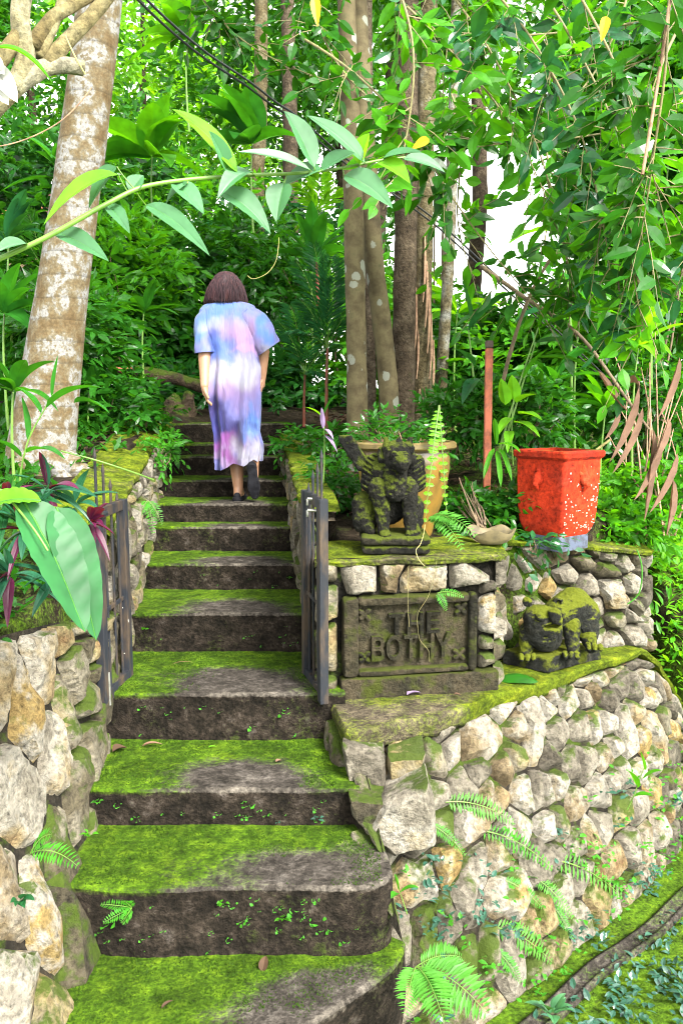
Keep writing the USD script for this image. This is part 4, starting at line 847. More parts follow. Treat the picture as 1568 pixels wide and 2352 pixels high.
# dress
prof = [(398, 450, 670, .060), (410, 380, 735, .085), (430, 325, 780, .105), (470, 285, 805, .12), (560, 262, 812, .135), (700, 290, 815, .145), (850, 345, 822, .150), (1000, 350, 850, .155), (1150, 340, 842, .165), (1300, 345, 835, .17), (1450, 365, 830, .175), (1600, 395, 822, .175), (1750, 402, 852, .185), (1850, 405, 850, .19), (1945, 415, 838, .19)]
prof = np.array(prof, float)
cy = np.linspace(398, 1945, 180); xl, xr, dp = (np.interp(cy, prof[:, 0], prof[:, k]) for k in (1, 2, 3))
nt = 180; tt_ = np.linspace(0, 2 * np.pi, nt + 1)[:-1]; rings = []
for i, y in enumerate(cy):
    cxm, hw = (xl[i] + xr[i]) / 2, (xr[i] - xl[i]) / 2 * KP
    e = 2 / 2.6; cx_, sy_ = np.sign(np.cos(tt_)) * np.abs(np.cos(tt_)) ** e, np.sign(np.sin(tt_)) * np.abs(np.sin(tt_)) ** e
    k = smoothstep(560, 1500, y)
    fold = (.007 + .018 * k) * np.sin(tt_ * 9 + 1.2 * np.sin(y / 260)) + (.003 + .012 * k) * np.sin(tt_ * 15 + y / 190) + (fbm(np.c_[np.cos(tt_) * 3, np.sin(tt_) * 3, np.full(nt, y / 420)], 4, 6) - .5) * (.03 + .05 * k)
    c = Q(cxm, y, .02)
    rr = 1 + fold / max(hw, .05)
    # the trailing right leg pushes the cloth back and up
    seat = .035 * np.exp(-((y - 1150) / 220) ** 2)
    rings.append(np.c_[c[0] + cx_ * hw * (1 + (rr - 1) * .35), c[1] + sy_ * dp[i] * rr - seat * (sy_ < 0), np.full(nt, c[2])])
R = np.stack(rings)
u_ = (R[:, :, 0] - Q(560, 0)[0]) / KP + 560
lift = np.interp(u_, [410, 470, 600, 700, 780, 840], [0, -10, 60, 40, 95, 70]) * smoothstep(1500, 1945, cy)[:, None]
R[:, :, 2] += lift * KP
R[-8:, :, 0] += ((fbm(R[-8:] * 14, 2, 2) - .5) * .02)
dm = loft(list(R), cap0=False, cap1=False)
DV, DF = [np.array(dm.vertices)], [np.array(dm.faces)]
def sleeve(pts, ang0=0):
    rr = []
    for (c, rx, ry, ax) in pts:
        ax = unit(ax); a = unit(np.cross([0, 1, 0], ax)); b = np.cross(ax, a); t = np.linspace(0, 2 * np.pi, 41)[:-1]
        rr.append(c + np.cos(t)[:, None] * a * rx + np.sin(t)[:, None] * b * ry)
    n = 26; rr = np.stack(rr); x = np.linspace(0, 1, len(rr)); rr = PchipInterpolator(x, rr, axis=0)(np.linspace(0, 1, n))
    w = (fbm(rr * [14, 14, 5], 3, 3) - .5); rr = rr + unit(rr - rr.mean(1, keepdims=True)) * (w * .055 * np.linspace(.3, 1, n)[:, None])[..., None]
    m = loft(list(rr), cap0=True, cap1=False); return np.array(m.vertices), np.array(m.faces)
off = len(DV[0])
for sv in ([(Q(420, 500, .0), .074, .085, (-.6, 0, -1)), (Q(345, 610, -.02), .082, .09, (-.35, 0, -1)), (Q(330, 740, -.05), .072, .084, (0, 0, -1)), (Q(345, 870, -.08), .064, .078, (.08, 0, -1))],
           [(Q(690, 510, .0), .080, .095, (.8, 0, -.8)), (Q(800, 620, .0), .105, .098, (.9, .05, -.8)), (Q(860, 730, .0), .110, .10, (.75, .1, -.9)), (Q(905, 835, .02), .098, .095, (.62, .1, -.9))]):
    v, f = sleeve(sv); DV.append(v); DF.append(f + off); off += len(v)
DV, DF = np.vstack(DV), np.vstack(DF)
cxv, cyv = (DV[:, 0] - Q(560, 0)[0]) / KP + 560, 2240 - (DV[:, 2] - ZP) / KP
wob = np.stack([fbm(DV * [9, 9, 5] + 9, 4, 1), fbm(DV * [9, 9, 5] + 31, 4, 2)], -1) - .5
cxw, cyw = cxv + wob[:, 0] * 330, cyv + wob[:, 1] * 420
LAV, PNK, WHT, SKY, BLU, PUR, MAG = (.095, .10, .265), (.185, .11, .215), (.225, .22, .265), (.036, .10, .28), (.009, .025, .17), (.012, .006, .075), (.08, .007, .08)
base = np.array(LAV)[None] * np.ones((len(DV), 1))
for (bx, by, rx, ry, col, st_) in [(540, 480, 230, 90, SKY, .95), (300, 620, 90, 200, SKY, .9), (330, 820, 90, 80, LAV, .8), (500, 560, 200, 70, WHT, .5), (680, 720, 140, 200, PNK, .95), (480, 760, 50, 150, BLU, .75), (560, 790, 90, 90, SKY, .6), (440, 950, 35, 160, BLU, .95), (720, 850, 110, 50, (.36, .15, .34), .5), (640, 1060, 260, 110, WHT, .95), (560, 900, 120, 60, SKY, .6), (910, 680, 80, 110, SKY, .95), (940, 740, 50, 40, (.06, .14, .42), .6), (900, 830, 70, 50, WHT, .8), (840, 900, 40, 70, PUR, .9),
        (500, 1200, 120, 120, PNK, .7), (680, 1250, 120, 160, PNK, .5), (310, 1250, 40, 330, (.03, .08, .30), .9), (760, 1480, 60, 150, SKY, .85), (800, 1550, 40, 120, (.09, .18, .42), .6), (440, 1470, 110, 190, PUR, .98), (560, 1620, 130, 60, PUR, .8), (470, 1600, 70, 80, (.03, .05, .25), .7), (630, 1725, 150, 90, MAG, .95), (570, 1560, 170, 60, PUR, .7), (560, 1700, 80, 60, (.17, .04, .20), .6), (500, 1830, 120, 70, PNK, .8), (440, 1860, 30, 30, (.08, .16, .38), .8), (760, 1800, 90, 110, WHT, .9), (620, 1920, 160, 30, PUR, .6)]:
    w = st_ * np.exp(-(((cxw - bx) / (rx * 1.12)) ** 2 + ((cyw - by) / (ry * 1.12)) ** 2) ** 1.7)
    base = base * (1 - w[:, None]) + np.array(col) * w[:, None]
pd = part(woman, 'dress', (DV, DF), 'dress_dyed', True, dye=base)
for ank, td, dn in ((ankL, (0.05, 1, 0), (0, 0, -1)), (ankR, (.05, .35, -1), (.0, -1, -.35))):
    t, d = unit(td), unit(dn); s_ = np.cross(t, d)
    sole = blob([(ank - t * .045 + d * .080, (.037, .037, .037), ank + t * .02 + d * .082, .035), (ank + t * .02 + d * .082, .035, ank + t * .11 + d * .084, .046), (ank + t * .11 + d * .084, .046, ank + t * .175 + d * .082, .031)], 18)
    v, f = soften(sole, .012, 2); q = (v - ank) @ d; v = v + d * (np.clip(q, .060, .104) - q)[:, None]
    sh_ = part(woman, 'shoe', (v, f), 'shoe_black', 30)
    up = blob([(ank + t * .10 + d * .058, .038, ank + t * .165 + d * .066, .026), (ank - t * .05 + d * .05, .024, ank - t * .04 + d * .07, .028)], 14)
    part(sh_, 'upper', soften(up, .01, 2), 'shoe_black', True, kind='stuff')
# ------------------------------------------------------------------ plants: helpers
def leaves(base, d, up, Ln, W, droop=.25, rows=3, fold=.22, prof='ovate', curl=None):
    """Many leaves at once, each a folded blade of 2*rows... triangles."""
    base, d, up = np.atleast_2d(base), unit(np.atleast_2d(d)), np.atleast_2d(up); n = len(base)
    Ln, W, droop = (np.broadcast_to(np.asarray(x, float), (n,)) for x in (Ln, W, droop))
    side = unit(np.cross(d, up)); nn = np.cross(side, d)
    t = np.linspace(0, 1, rows + 1)
    w = {'ovate': np.sin(np.pi * t ** .8) ** .9, 'lance': np.sin(np.pi * t ** .72) ** .8, 'broad': np.sin(np.pi * t ** .75) ** .55, 'strap': np.minimum(1, 5 * (1 - t)) * np.minimum(1, .45 + 3 * t)}[prof]
    V = np.zeros((n, 2 + 3 * (rows - 1), 3))
    def mid(i): return base + d * (Ln * t[i])[:, None] - nn * (droop * Ln * t[i] ** 2)[:, None]
    V[:, 0] = base; V[:, -1] = mid(rows)
    for i in range(1, rows):
        m = mid(i); hw = (W * .5 * w[i])[:, None]; k = 1 + 3 * (i - 1)
        V[:, k] = m - side * hw + nn * hw * fold; V[:, k + 1] = m; V[:, k + 2] = m + side * hw + nn * hw * fold
    F = [[0, 2, 1], [0, 3, 2]]
    for i in range(1, rows - 1):
        a, b = 1 + 3 * (i - 1), 1 + 3 * i
        F += [[a, a + 1, b + 1], [a, b + 1, b], [a + 1, a + 2, b + 2], [a + 1, b + 2, b + 1]]
    a, e = 1 + 3 * (rows - 2), 1 + 3 * (rows - 1)
    F += [[a, a + 1, e], [a + 1, a + 2, e]]
    F = np.array(F); m = V.shape[1]
    return V.reshape(-1, 3), (F[None] + (np.arange(n) * m)[:, None, None]).reshape(-1, 3)
def rdir(rng, n, up=0.0):
    v = rng.normal(size=(n, 3)); v = unit(v); v[:, 2] += up; return unit(v)
def sprigs(rng, base, axis, length, per, leafL, leafW, droop=.25, rows=2, prof='ovate', bend=.25, twig=None, jl=.3, flat=.6):
    """Leafy shoots: leaves set alternately along curved axes. base, axis (k,3)."""
    k = len(base); axis = unit(axis); length = np.broadcast_to(np.asarray(length, float), (k,))
    s = (np.arange(per) + .6) / per
    pos = base[:, None] + axis[:, None] * (length[:, None] * s)[..., None]; pos[:, :, 2] -= bend * length[:, None] * s ** 2
    tan = axis[:, None] * np.ones((1, per, 1)); tan = tan.copy(); tan[:, :, 2] -= 2 * bend * s; tan = unit(tan)
    side = unit(np.cross(axis, np.array([0, 0, 1.0]) + rng.normal(0, .25, (k, 3))))
    sg_ = np.where(np.arange(per) % 2, 1., -1.)
    d = tan * .62 + side[:, None] * sg_[None, :, None] * .8 + rng.normal(0, .22, (k, per, 3)); d[:, -1] = tan[:, -1]
    up = np.array([0, 0, 1.0]) * flat + rng.normal(0, .5, (k, per, 3))
    LL = leafL * rng.uniform(1 - jl, 1 + jl, (k, per)) * (1 - .25 * s)
    WW = LL * leafW * rng.uniform(.85, 1.15, (k, per))
    v, f = leaves(pos.reshape(-1, 3), d.reshape(-1, 3), up.reshape(-1, 3), LL.ravel(), WW.ravel(), droop, rows, prof=prof)
    if twig is not None:
        for i in range(0, k):
            e = base[i] + axis[i] * length[i] - [0, 0, bend * length[i]]
            twig.add(*tube([base[i], base[i] + axis[i] * length[i] * .5 - [0, 0, bend * length[i] * .25], e], [.004, .003, .0015], 3, caps=False))
    return v, f
def in_blob(rng, n, c, r, inner=.35):
    d = rdir(rng, n); q = (rng.uniform(inner ** 3, 1, n) ** (1 / 3))[:, None]
    return np.asarray(c) + d * q * np.asarray(r), d
def bush(name, label, cat, blobs, nsp, m, leafL, leafW=.42, per=7, length=.35, seed=0, rows=2, prof='ovate', up=.35, bend=.3, trunk=None, group=None, droop=.25, stems=6, base=None, trunk_mat='twig_brown', twig_mat='twig_brown', twigs=False, flat=.6, parts=('crown',)):
    """A shrub or tree crown of leafy shoots in ellipsoidal masses, on stems or a trunk."""
    rng = np.random.default_rng(seed)
    blobs = [(np.asarray(c, float), np.broadcast_to(np.asarray(r, float), (3,))) for c, r in blobs]
    c0 = blobs[0][0]; b0 = np.asarray(base if base is not None else (c0[0], c0[1], float(ground_z(c0[0], c0[1]))), float)
    t = thing(name, label, cat, b0, group)
    vol = np.array([np.prod(r) ** (2 / 3) for _, r in blobs]); cnt = np.maximum(3, (nsp * vol / vol.sum()).astype(int))
    mb, tw = MB(), MB()
    for (c, r), n in zip(blobs, cnt):
        p, d = in_blob(rng, n, c, r)
        ax = d * .9 + rdir(rng, n) * .7; ax[:, 2] += up
        mb.add(*sprigs(rng, p, ax, length * rng.uniform(.6, 1.3, n), per, leafL, leafW, droop, rows, prof, bend, tw if twigs else None, flat=flat))
    if trunk is not None:
        for pts, rad in trunk: part(t, 'trunk' if len(trunk) == 1 else 'stem', tube(curve(pts, 24), rad, 10, rough=max(rad) * .12, seed=seed), trunk_mat, True)
    else:
        sm = MB()
        for k in range(stems):
            c, r = blobs[k % len(blobs)]; e = c + rdir(rng, 1)[0] * r * .6
            q = b0 + np.r_[rng.normal(0, .05, 2) * min(1, np.max(r) * 3), -.02]; h = (q + e) / 2 + np.r_[rng.normal(0, .08, 2), 0] * min(1, np.linalg.norm(e - q))
            sm.add(*tube(curve([q, h, e], 10), np.array([.012, .009, .004]) * min(1, .25 + np.linalg.norm(e - q)), 5, caps=False))
        part(t, 'stems', sm, twig_mat, True, kind='stuff')
    if twigs: part(t, 'twigs', tw, twig_mat, True, kind='stuff')
    part(t, 'crown' if cat == 'tree' else 'foliage', mb, m, kind='stuff')
    return t
def big_leaf(base, tip, W, sag=.15, up=(0, 0, 1), n=14, prof='broad', fold=.18, ripple=.0, seed=0, roll=0.0):
    """One broad leaf blade between two points, sagging by sag*length."""
    base, tip = np.asarray(base, float), np.asarray(tip, float); Ln = np.linalg.norm(tip - base); d = (tip - base) / Ln
    up = np.asarray(up, float); side = unit(np.cross(d, up)); nn = np.cross(side, d)
    if roll: side, nn = side * math.cos(roll) + nn * math.sin(roll), nn * math.cos(roll) - side * math.sin(roll)
    t = np.linspace(0, 1, n + 1); w = {'broad': np.sin(np.pi * t ** .75) ** .6, 'lance': np.sin(np.pi * t ** .7) ** .85, 'strap': np.minimum(1, 4 * (1 - t)) ** .7 * np.minimum(1, .3 + 3 * t), 'ovate': np.sin(np.pi * t ** .62) ** .8}[prof]
    mid = base + d * (Ln * t)[:, None] + np.array([0, 0, 1.0]) * (sag * Ln * 4 * t * (1 - t))[:, None]
    xs = np.array([-1, -.66, -.33, -.06, 0, .06, .33, .66, 1.0]); rows = []
    for i in range(n + 1):
        hw = W * .5 * w[i]
        z = np.abs(xs) ** 1.2 * hw * fold * 2 - (np.abs(xs) < .04) * min(.002, hw * .2) + ripple * hw * np.sin(t[i] * 46 + np.abs(xs) * 2.5) * np.abs(xs) * .12
        rows.append(mid[i] + side * (xs * hw)[:, None] + nn * z[:, None])
    v = np.stack(rows)
    if ripple: v = v + (fbm(v * 9 + seed, 3, seed)[..., None] - .5) * ripple * W * .25 * nn
    return v.reshape(-1, 3), grid_faces(n + 1, len(xs))
def frond(base, tip, W, npair=18, sag=.15, up=(0, 0, 1), leafW=.2, seed=0, droop=.15, rows=2, taper='fern', ang=.35):
    """A fern or palm frond: midrib with paired leaflets. Returns (midrib, leaflets)."""
    rng = np.random.default_rng(seed); base, tip = np.asarray(base, float), np.asarray(tip, float); Ln = np.linalg.norm(tip - base); d = (tip - base) / Ln
    side = unit(np.cross(d, np.asarray(up, float))); nn = np.cross(side, d)
    t = np.linspace(0, 1, 16); mid = base + d * (Ln * t)[:, None] + np.array([0, 0, 1.0]) * (sag * Ln * 4 * t * (1 - t))[:, None]
    q = np.linspace(.12, .98, npair); p = np.stack([np.interp(q, t, mid[:, k]) for k in range(3)], 1)
    tan = unit(np.stack([np.gradient(mid[:, k]) for k in range(3)], 1)); tn = np.stack([np.interp(q, t, tan[:, k]) for k in range(3)], 1)
    LW = W * .5 * (np.sin(np.pi * (q * .86 + .1)) ** .8 if taper == 'fern' else np.sin(np.pi * (q * .75 + .2)) ** .6) + W * .03
    B, D, U, LL = [], [], [], []
    for s_ in (-1, 1):
        B.append(p); D.append(side * s_ + tn * ang + rng.normal(0, .06, p.shape)); U.append(np.broadcast_to(nn, p.shape) + rng.normal(0, .15, p.shape)); LL.append(LW * rng.uniform(.9, 1.08, npair))
    LL = np.concatenate(LL)
    v, f = leaves(np.vstack(B), np.vstack(D), np.vstack(U), LL, np.maximum(LL * leafW, Ln / npair * .5 if taper == 'fern' else 0), droop, rows, prof='lance')
    return tube(mid, np.linspace(.004, .001, 16) * (Ln / .5) ** .5, 5), (v, f)
def fern(name, label, base, tips, W, m='fern_green', npair=20, group=None, seed=0, sag=.12, cat='fern', leafW=.24, rows=2, stem='stem_green', taper='fern', up=(0, 0, 1), ang=.35, droop=.15):
    t = thing(name, label, cat, base, group)
    for k, tip in enumerate(tips):
        w = W[k] if np.ndim(W) else W
        mr, lf_ = frond(base, tip, w, npair, sag, up, leafW, seed + k, droop, rows, taper, ang)
        f_ = part(t, 'frond', lf_, m); part(f_, 'midrib', mr, stem, True)
    return t
def leafy(name, label, cat, base, specs, m, stem_mat='stem_green', stem_r=.005, group=None, prof='lance', stems=None):
    """A plant whose leaves are large enough to be pieces of their own. specs: (leaf base, tip, width, sag[, roll, material])."""
    t = thing(name, label, cat, base, group)
    for q in (stems or []): part(t, 'stem', tube(curve(q, 16), [stem_r, stem_r * .5], 7), stem_mat, True)
    for k, s_ in enumerate(specs):
        a, b, w, sag = s_[:4]; roll = s_[4] if len(s_) > 4 else 0
        part(t, 'leaf', big_leaf(a, b, w, sag, prof=prof, roll=roll, seed=k, n=10, ripple=.15), s_[5] if len(s_) > 5 else m, True)
    return t
def rosette(rng, c, n, Ln, W, el=(.2, 1.0), az=(0, 2 * np.pi), sag=.12):
    out = []
    for k in range(n):
        a, e = rng.uniform(*az), rng.uniform(*el); l_ = Ln * rng.uniform(.75, 1.2)
        d = np.array([math.cos(a) * math.cos(e), math.sin(a) * math.cos(e), math.sin(e)])
        out.append((np.asarray(c) + d * .01, np.asarray(c) + d * l_ - [0, 0, l_ * .12], W * rng.uniform(.8, 1.2), sag, rng.normal(0, .3)))
    return out
def SX(u, v, Y): return P(u, v, Y)

# ------------------------------------------------------------------ far trees, closing the view behind the garden
G = 'trees closing the view behind the garden'
far = [  # u, v, depth, radii (m), shoots, material, leaf, label
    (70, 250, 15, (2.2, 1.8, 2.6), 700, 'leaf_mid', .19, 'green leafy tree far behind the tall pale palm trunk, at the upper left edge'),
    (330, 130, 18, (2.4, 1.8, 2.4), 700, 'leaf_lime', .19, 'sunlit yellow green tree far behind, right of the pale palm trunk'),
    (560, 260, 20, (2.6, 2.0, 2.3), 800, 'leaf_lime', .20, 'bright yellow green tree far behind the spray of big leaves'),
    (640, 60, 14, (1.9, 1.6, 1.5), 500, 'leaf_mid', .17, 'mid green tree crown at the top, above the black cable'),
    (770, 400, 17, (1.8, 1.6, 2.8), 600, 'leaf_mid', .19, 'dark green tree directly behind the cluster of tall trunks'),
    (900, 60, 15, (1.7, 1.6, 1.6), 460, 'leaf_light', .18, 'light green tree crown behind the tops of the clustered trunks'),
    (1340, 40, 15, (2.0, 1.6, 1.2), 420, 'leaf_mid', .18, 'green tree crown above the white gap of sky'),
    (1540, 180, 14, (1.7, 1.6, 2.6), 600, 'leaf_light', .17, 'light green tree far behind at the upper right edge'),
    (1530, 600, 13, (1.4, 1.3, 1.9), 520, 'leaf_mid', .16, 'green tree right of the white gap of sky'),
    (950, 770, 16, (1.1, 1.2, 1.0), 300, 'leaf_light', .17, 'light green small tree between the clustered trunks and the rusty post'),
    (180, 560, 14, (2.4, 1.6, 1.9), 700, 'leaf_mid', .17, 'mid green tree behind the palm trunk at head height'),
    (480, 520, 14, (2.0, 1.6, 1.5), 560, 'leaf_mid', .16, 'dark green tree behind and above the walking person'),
]
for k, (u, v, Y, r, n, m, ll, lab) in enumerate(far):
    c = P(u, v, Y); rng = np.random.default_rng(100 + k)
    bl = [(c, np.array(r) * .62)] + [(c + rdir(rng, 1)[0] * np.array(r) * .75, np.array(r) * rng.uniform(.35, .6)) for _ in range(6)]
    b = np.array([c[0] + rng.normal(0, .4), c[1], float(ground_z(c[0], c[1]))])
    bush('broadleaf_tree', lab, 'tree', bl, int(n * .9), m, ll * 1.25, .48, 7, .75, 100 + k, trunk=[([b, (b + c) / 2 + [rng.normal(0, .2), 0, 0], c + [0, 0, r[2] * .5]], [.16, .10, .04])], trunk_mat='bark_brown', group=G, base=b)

# ------------------------------------------------------------------ shrubs in the middle distance
G = 'shrubs behind the steps and the terrace'
mid = [
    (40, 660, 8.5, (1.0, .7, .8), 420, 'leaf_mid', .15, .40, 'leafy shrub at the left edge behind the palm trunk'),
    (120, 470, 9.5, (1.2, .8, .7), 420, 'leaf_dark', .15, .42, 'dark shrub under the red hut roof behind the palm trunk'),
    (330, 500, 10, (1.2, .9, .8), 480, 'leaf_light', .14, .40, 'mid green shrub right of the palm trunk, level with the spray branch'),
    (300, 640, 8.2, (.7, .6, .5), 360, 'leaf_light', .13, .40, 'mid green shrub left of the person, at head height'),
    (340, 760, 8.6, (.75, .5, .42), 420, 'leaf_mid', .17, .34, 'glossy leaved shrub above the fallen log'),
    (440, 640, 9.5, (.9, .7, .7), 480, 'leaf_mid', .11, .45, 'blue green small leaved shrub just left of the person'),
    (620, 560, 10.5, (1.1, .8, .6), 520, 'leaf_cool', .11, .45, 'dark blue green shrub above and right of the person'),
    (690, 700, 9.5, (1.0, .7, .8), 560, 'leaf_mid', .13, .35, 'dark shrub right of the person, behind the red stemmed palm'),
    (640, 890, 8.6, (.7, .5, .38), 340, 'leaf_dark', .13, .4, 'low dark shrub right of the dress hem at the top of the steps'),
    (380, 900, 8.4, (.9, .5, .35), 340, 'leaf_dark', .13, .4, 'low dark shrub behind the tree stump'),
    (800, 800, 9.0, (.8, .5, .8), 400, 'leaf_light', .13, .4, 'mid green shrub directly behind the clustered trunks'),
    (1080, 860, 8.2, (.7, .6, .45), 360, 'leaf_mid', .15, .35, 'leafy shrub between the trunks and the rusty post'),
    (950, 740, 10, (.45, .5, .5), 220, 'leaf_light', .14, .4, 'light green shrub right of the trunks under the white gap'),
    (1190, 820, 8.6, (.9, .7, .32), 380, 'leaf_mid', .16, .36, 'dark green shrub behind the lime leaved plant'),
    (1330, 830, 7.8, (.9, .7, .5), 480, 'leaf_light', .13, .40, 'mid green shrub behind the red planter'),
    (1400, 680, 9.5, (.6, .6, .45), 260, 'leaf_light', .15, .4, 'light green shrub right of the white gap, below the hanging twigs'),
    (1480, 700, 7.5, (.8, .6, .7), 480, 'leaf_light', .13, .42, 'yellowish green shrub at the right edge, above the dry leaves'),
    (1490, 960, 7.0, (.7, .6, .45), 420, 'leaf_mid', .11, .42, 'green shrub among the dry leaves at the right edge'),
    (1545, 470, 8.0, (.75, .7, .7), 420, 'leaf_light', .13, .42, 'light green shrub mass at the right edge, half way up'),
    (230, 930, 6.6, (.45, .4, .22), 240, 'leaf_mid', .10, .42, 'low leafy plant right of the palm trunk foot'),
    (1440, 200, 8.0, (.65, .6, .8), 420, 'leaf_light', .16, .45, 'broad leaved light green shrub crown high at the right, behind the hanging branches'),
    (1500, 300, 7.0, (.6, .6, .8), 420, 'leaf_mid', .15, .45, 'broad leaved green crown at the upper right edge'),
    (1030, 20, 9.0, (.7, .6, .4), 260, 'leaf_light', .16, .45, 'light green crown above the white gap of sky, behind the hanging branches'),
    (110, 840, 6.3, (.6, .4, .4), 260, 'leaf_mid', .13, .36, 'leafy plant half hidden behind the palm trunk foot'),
]
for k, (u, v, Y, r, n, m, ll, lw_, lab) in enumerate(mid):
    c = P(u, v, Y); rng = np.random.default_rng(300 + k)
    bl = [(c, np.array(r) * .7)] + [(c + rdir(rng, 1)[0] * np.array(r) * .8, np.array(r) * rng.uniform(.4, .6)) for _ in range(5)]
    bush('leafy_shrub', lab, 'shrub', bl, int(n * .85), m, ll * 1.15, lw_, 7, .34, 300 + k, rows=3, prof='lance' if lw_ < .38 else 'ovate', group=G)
# low growth close to the walls
G = 'low leafy plants on the terrace and banks'
low = [
    (770, 1110, 5.2, (.14, .22, .22), 120, 'leaf_mid', .065, 'small leaved bush left of the winged lion, beside the gate'),
    (735, 1010, 6.2, (.3, .3, .10), 90, 'leaf_mid', .08, 'low plant above the right stair wall'),
    (1085, 1180, 4.9, (.16, .2, .10), 90, 'leaf_mid', .09, 'leafy plant between the urn and the rusty post'),
    (1180, 1190, 4.75, (.20, .16, .12), 130, 'leaf_mid', .085, 'leafy plant left of the red planter foot'),
    (1225, 1245, 4.38, (.06, .05, .03), 10, 'leaf_cool', .07, 'small plant with pointed leaves at the near corner of the red planter'),
    (1420, 1200, 5.2, (.28, .3, .12), 150, 'leaf_light', .09, 'bright leafy plant right of the red planter foot'),
    (1200, 950, 5.6, (.3, .25, .28), 170, 'leaf_mid', .10, 'leafy plant behind the red planter rim, by the lime leaved plant'),
    (1040, 960, 5.6, (.24, .2, .22), 130, 'leaf_mid', .085, 'leafy plant between the trunk feet and the rusty post'),
    (1530, 1130, 5.4, (.3, .3, .2), 160, 'leaf_light', .09, 'light green plant at the right edge, level with the red planter'),
    (370, 1030, 6.0, (.10, .3, .08), 60, 'fern_green', .06, 'small fresh green plant on the left end of the upper steps'),
]
for k, (u, v, Y, r, n, m, ll, lab) in enumerate(low):
    c = P(u, v, Y)
    bush('low_plant', lab, 'plant', [(c, np.array(r) * .8), (c + [r[0] * .5, 0, -.02], np.array(r) * .6), (c - [r[0] * .5, 0, .02], np.array(r) * .6)], n, m, ll, .42, 6, .16, 400 + k, rows=3, stems=8, group=G, base=c - [0, 0, r[2] + .03])

# ------------------------------------------------------------------ tall trunks
def trunk_tree(name, label, pts, rad, m, seed, sides=16, limbs=(), crown=None, group=None, rough=.06, cat='tree'):
    t = thing(name, label, cat, pts[0], group)
    part(t, 'trunk', tube(curve(pts, 60), rad, sides, rough=max(rad[1:]) * rough, seed=seed), m, True)
    for q, r in limbs: part(t, 'limb', tube(curve(q, 24), r, 8, rough=r[0] * .1, seed=seed), m, True)
    if crown:
        bl, n, lm, ll = crown; rng = np.random.default_rng(seed); mb = MB()
        for c, r in bl:
            p, d = in_blob(rng, n, c, r); ax = d + rdir(rng, n) * .6
            mb.add(*sprigs(rng, p, ax, .5, 7, ll, .42, .25, 2))
        part(t, 'crown', mb, lm, kind='stuff')
    return t
YT = 5.2
pt = trunk_tree('palm_tree', 'tall leaning pale ringed palm trunk with lichen patches, left of the steps', [P(75, 1130, YT) - [0, 0, .15], P(92, 1060, YT), P(112, 900, YT), P(150, 620, YT), P(188, 340, YT), P(228, 0, YT), P(262, -300, YT + .1), P(300, -620, YT + .2)], [.24, .19, .158, .140, .132, .125, .118, .11], 'bark_palm', 3, 28, rough=.03,
     crown=([(P(300, -640, YT + .2), (.5, .5, .4))], 30, 'leaf_mid', .6))
for q, (u, v) in enumerate(((20, 1075), (190, 1125), (250, 1110))):
    e = P(u, v, YT - .25); part(pt, 'root', tube(curve([P(100, 1020, YT - .02), (P(98, 1060, YT - .1) + e) / 2 + [0, 0, .02], e - [0, 0, .08]], 14), [.10, .075, .03], 10, rough=.01, seed=q), 'bark_palm', True)
G = 'clustered tall trunks behind the urn'
clus = [(820, 1030, 812, 500, 795, 0, 6.2, .072, 'bark_spotted', 'leftmost pale spotted trunk of the cluster behind the urn'),
        (850, 1020, 846, 620, 842, 0, 6.6, .045, 'bark_brown', 'thin brown trunk between the two leftmost spotted trunks of the cluster'),
        (893, 1010, 856, 560, 822, 0, 6.35, .070, 'bark_spotted', 'spotted trunk leaning left, second wide one of the cluster'),
        (925, 1000, 930, 600, 938, 0, 6.5, .085, 'bark_brown', 'dark brown trunk in the middle of the cluster'),
        (968, 1000, 972, 560, 985, 0, 6.6, .072, 'bark_olive', 'olive trunk with peeling bark right of the dark brown one'),
        (1012, 990, 1030, 600, 1045, 100, 6.8, .045, 'bark_olive', 'slender bent trunk at the right end of the cluster'),
        (1085, 760, 1102, 460, 1098, 200, 9.5, .085, 'bark_brown', 'grey brown trunk in front of the white gap of sky'),
        (590, 500, 598, 250, 600, 0, 11, .09, 'bark_olive', 'pale far trunk above the spray of big leaves'),
        (668, 420, 664, 200, 660, 0, 12, .10, 'bark_brown', 'far brown trunk left of the cluster, above the spray branch')]
for k, (u0, v0, u1, v1, u2, v2, Y, r, m, lab) in enumerate(clus):
    a = P(u0, v0, Y); a[2] = min(a[2], float(ground_z(a[0], a[1]))) - .1
    trunk_tree('tall_trunk_tree', lab, [a, P(u0, v0 - 60, Y), P(u1, v1, Y), P(u2, v2, Y + .1), P(u2 + (u2 - u1) * .4, v2 - 300, Y + .2)], [r * 1.15, r * 1.02, r * .98, r * .9, r * .8], m, 40 + k, group=G, rough=.10,
               crown=([(P(u2 + (u2 - u1) * .4, v2 - 330, Y + .2), (.7, .6, .45))], 60, 'leaf_mid', .13) if k < 7 else None)
# peeling bark strips on two trunks
for k, (u, v, Y) in enumerate(((985, 700, 6.52), (960, 760, 6.55))):
    pr_ = stage.GetPrimAtPath('/World/tall_trunk_tree_004'); mb = MB()
    for j in range(5):
        a = P(u + j * 5 - 10, v - 160 + 60 * j, Y); mb.add(*tube(curve([a, a + [.004, -.01, -.25], a + [-.01, -.03, -.5]], 8), [.006, .012, .004], 5))
    part(pr_, 'bark_strip', mb, 'dry_stalk', True, kind='stuff')

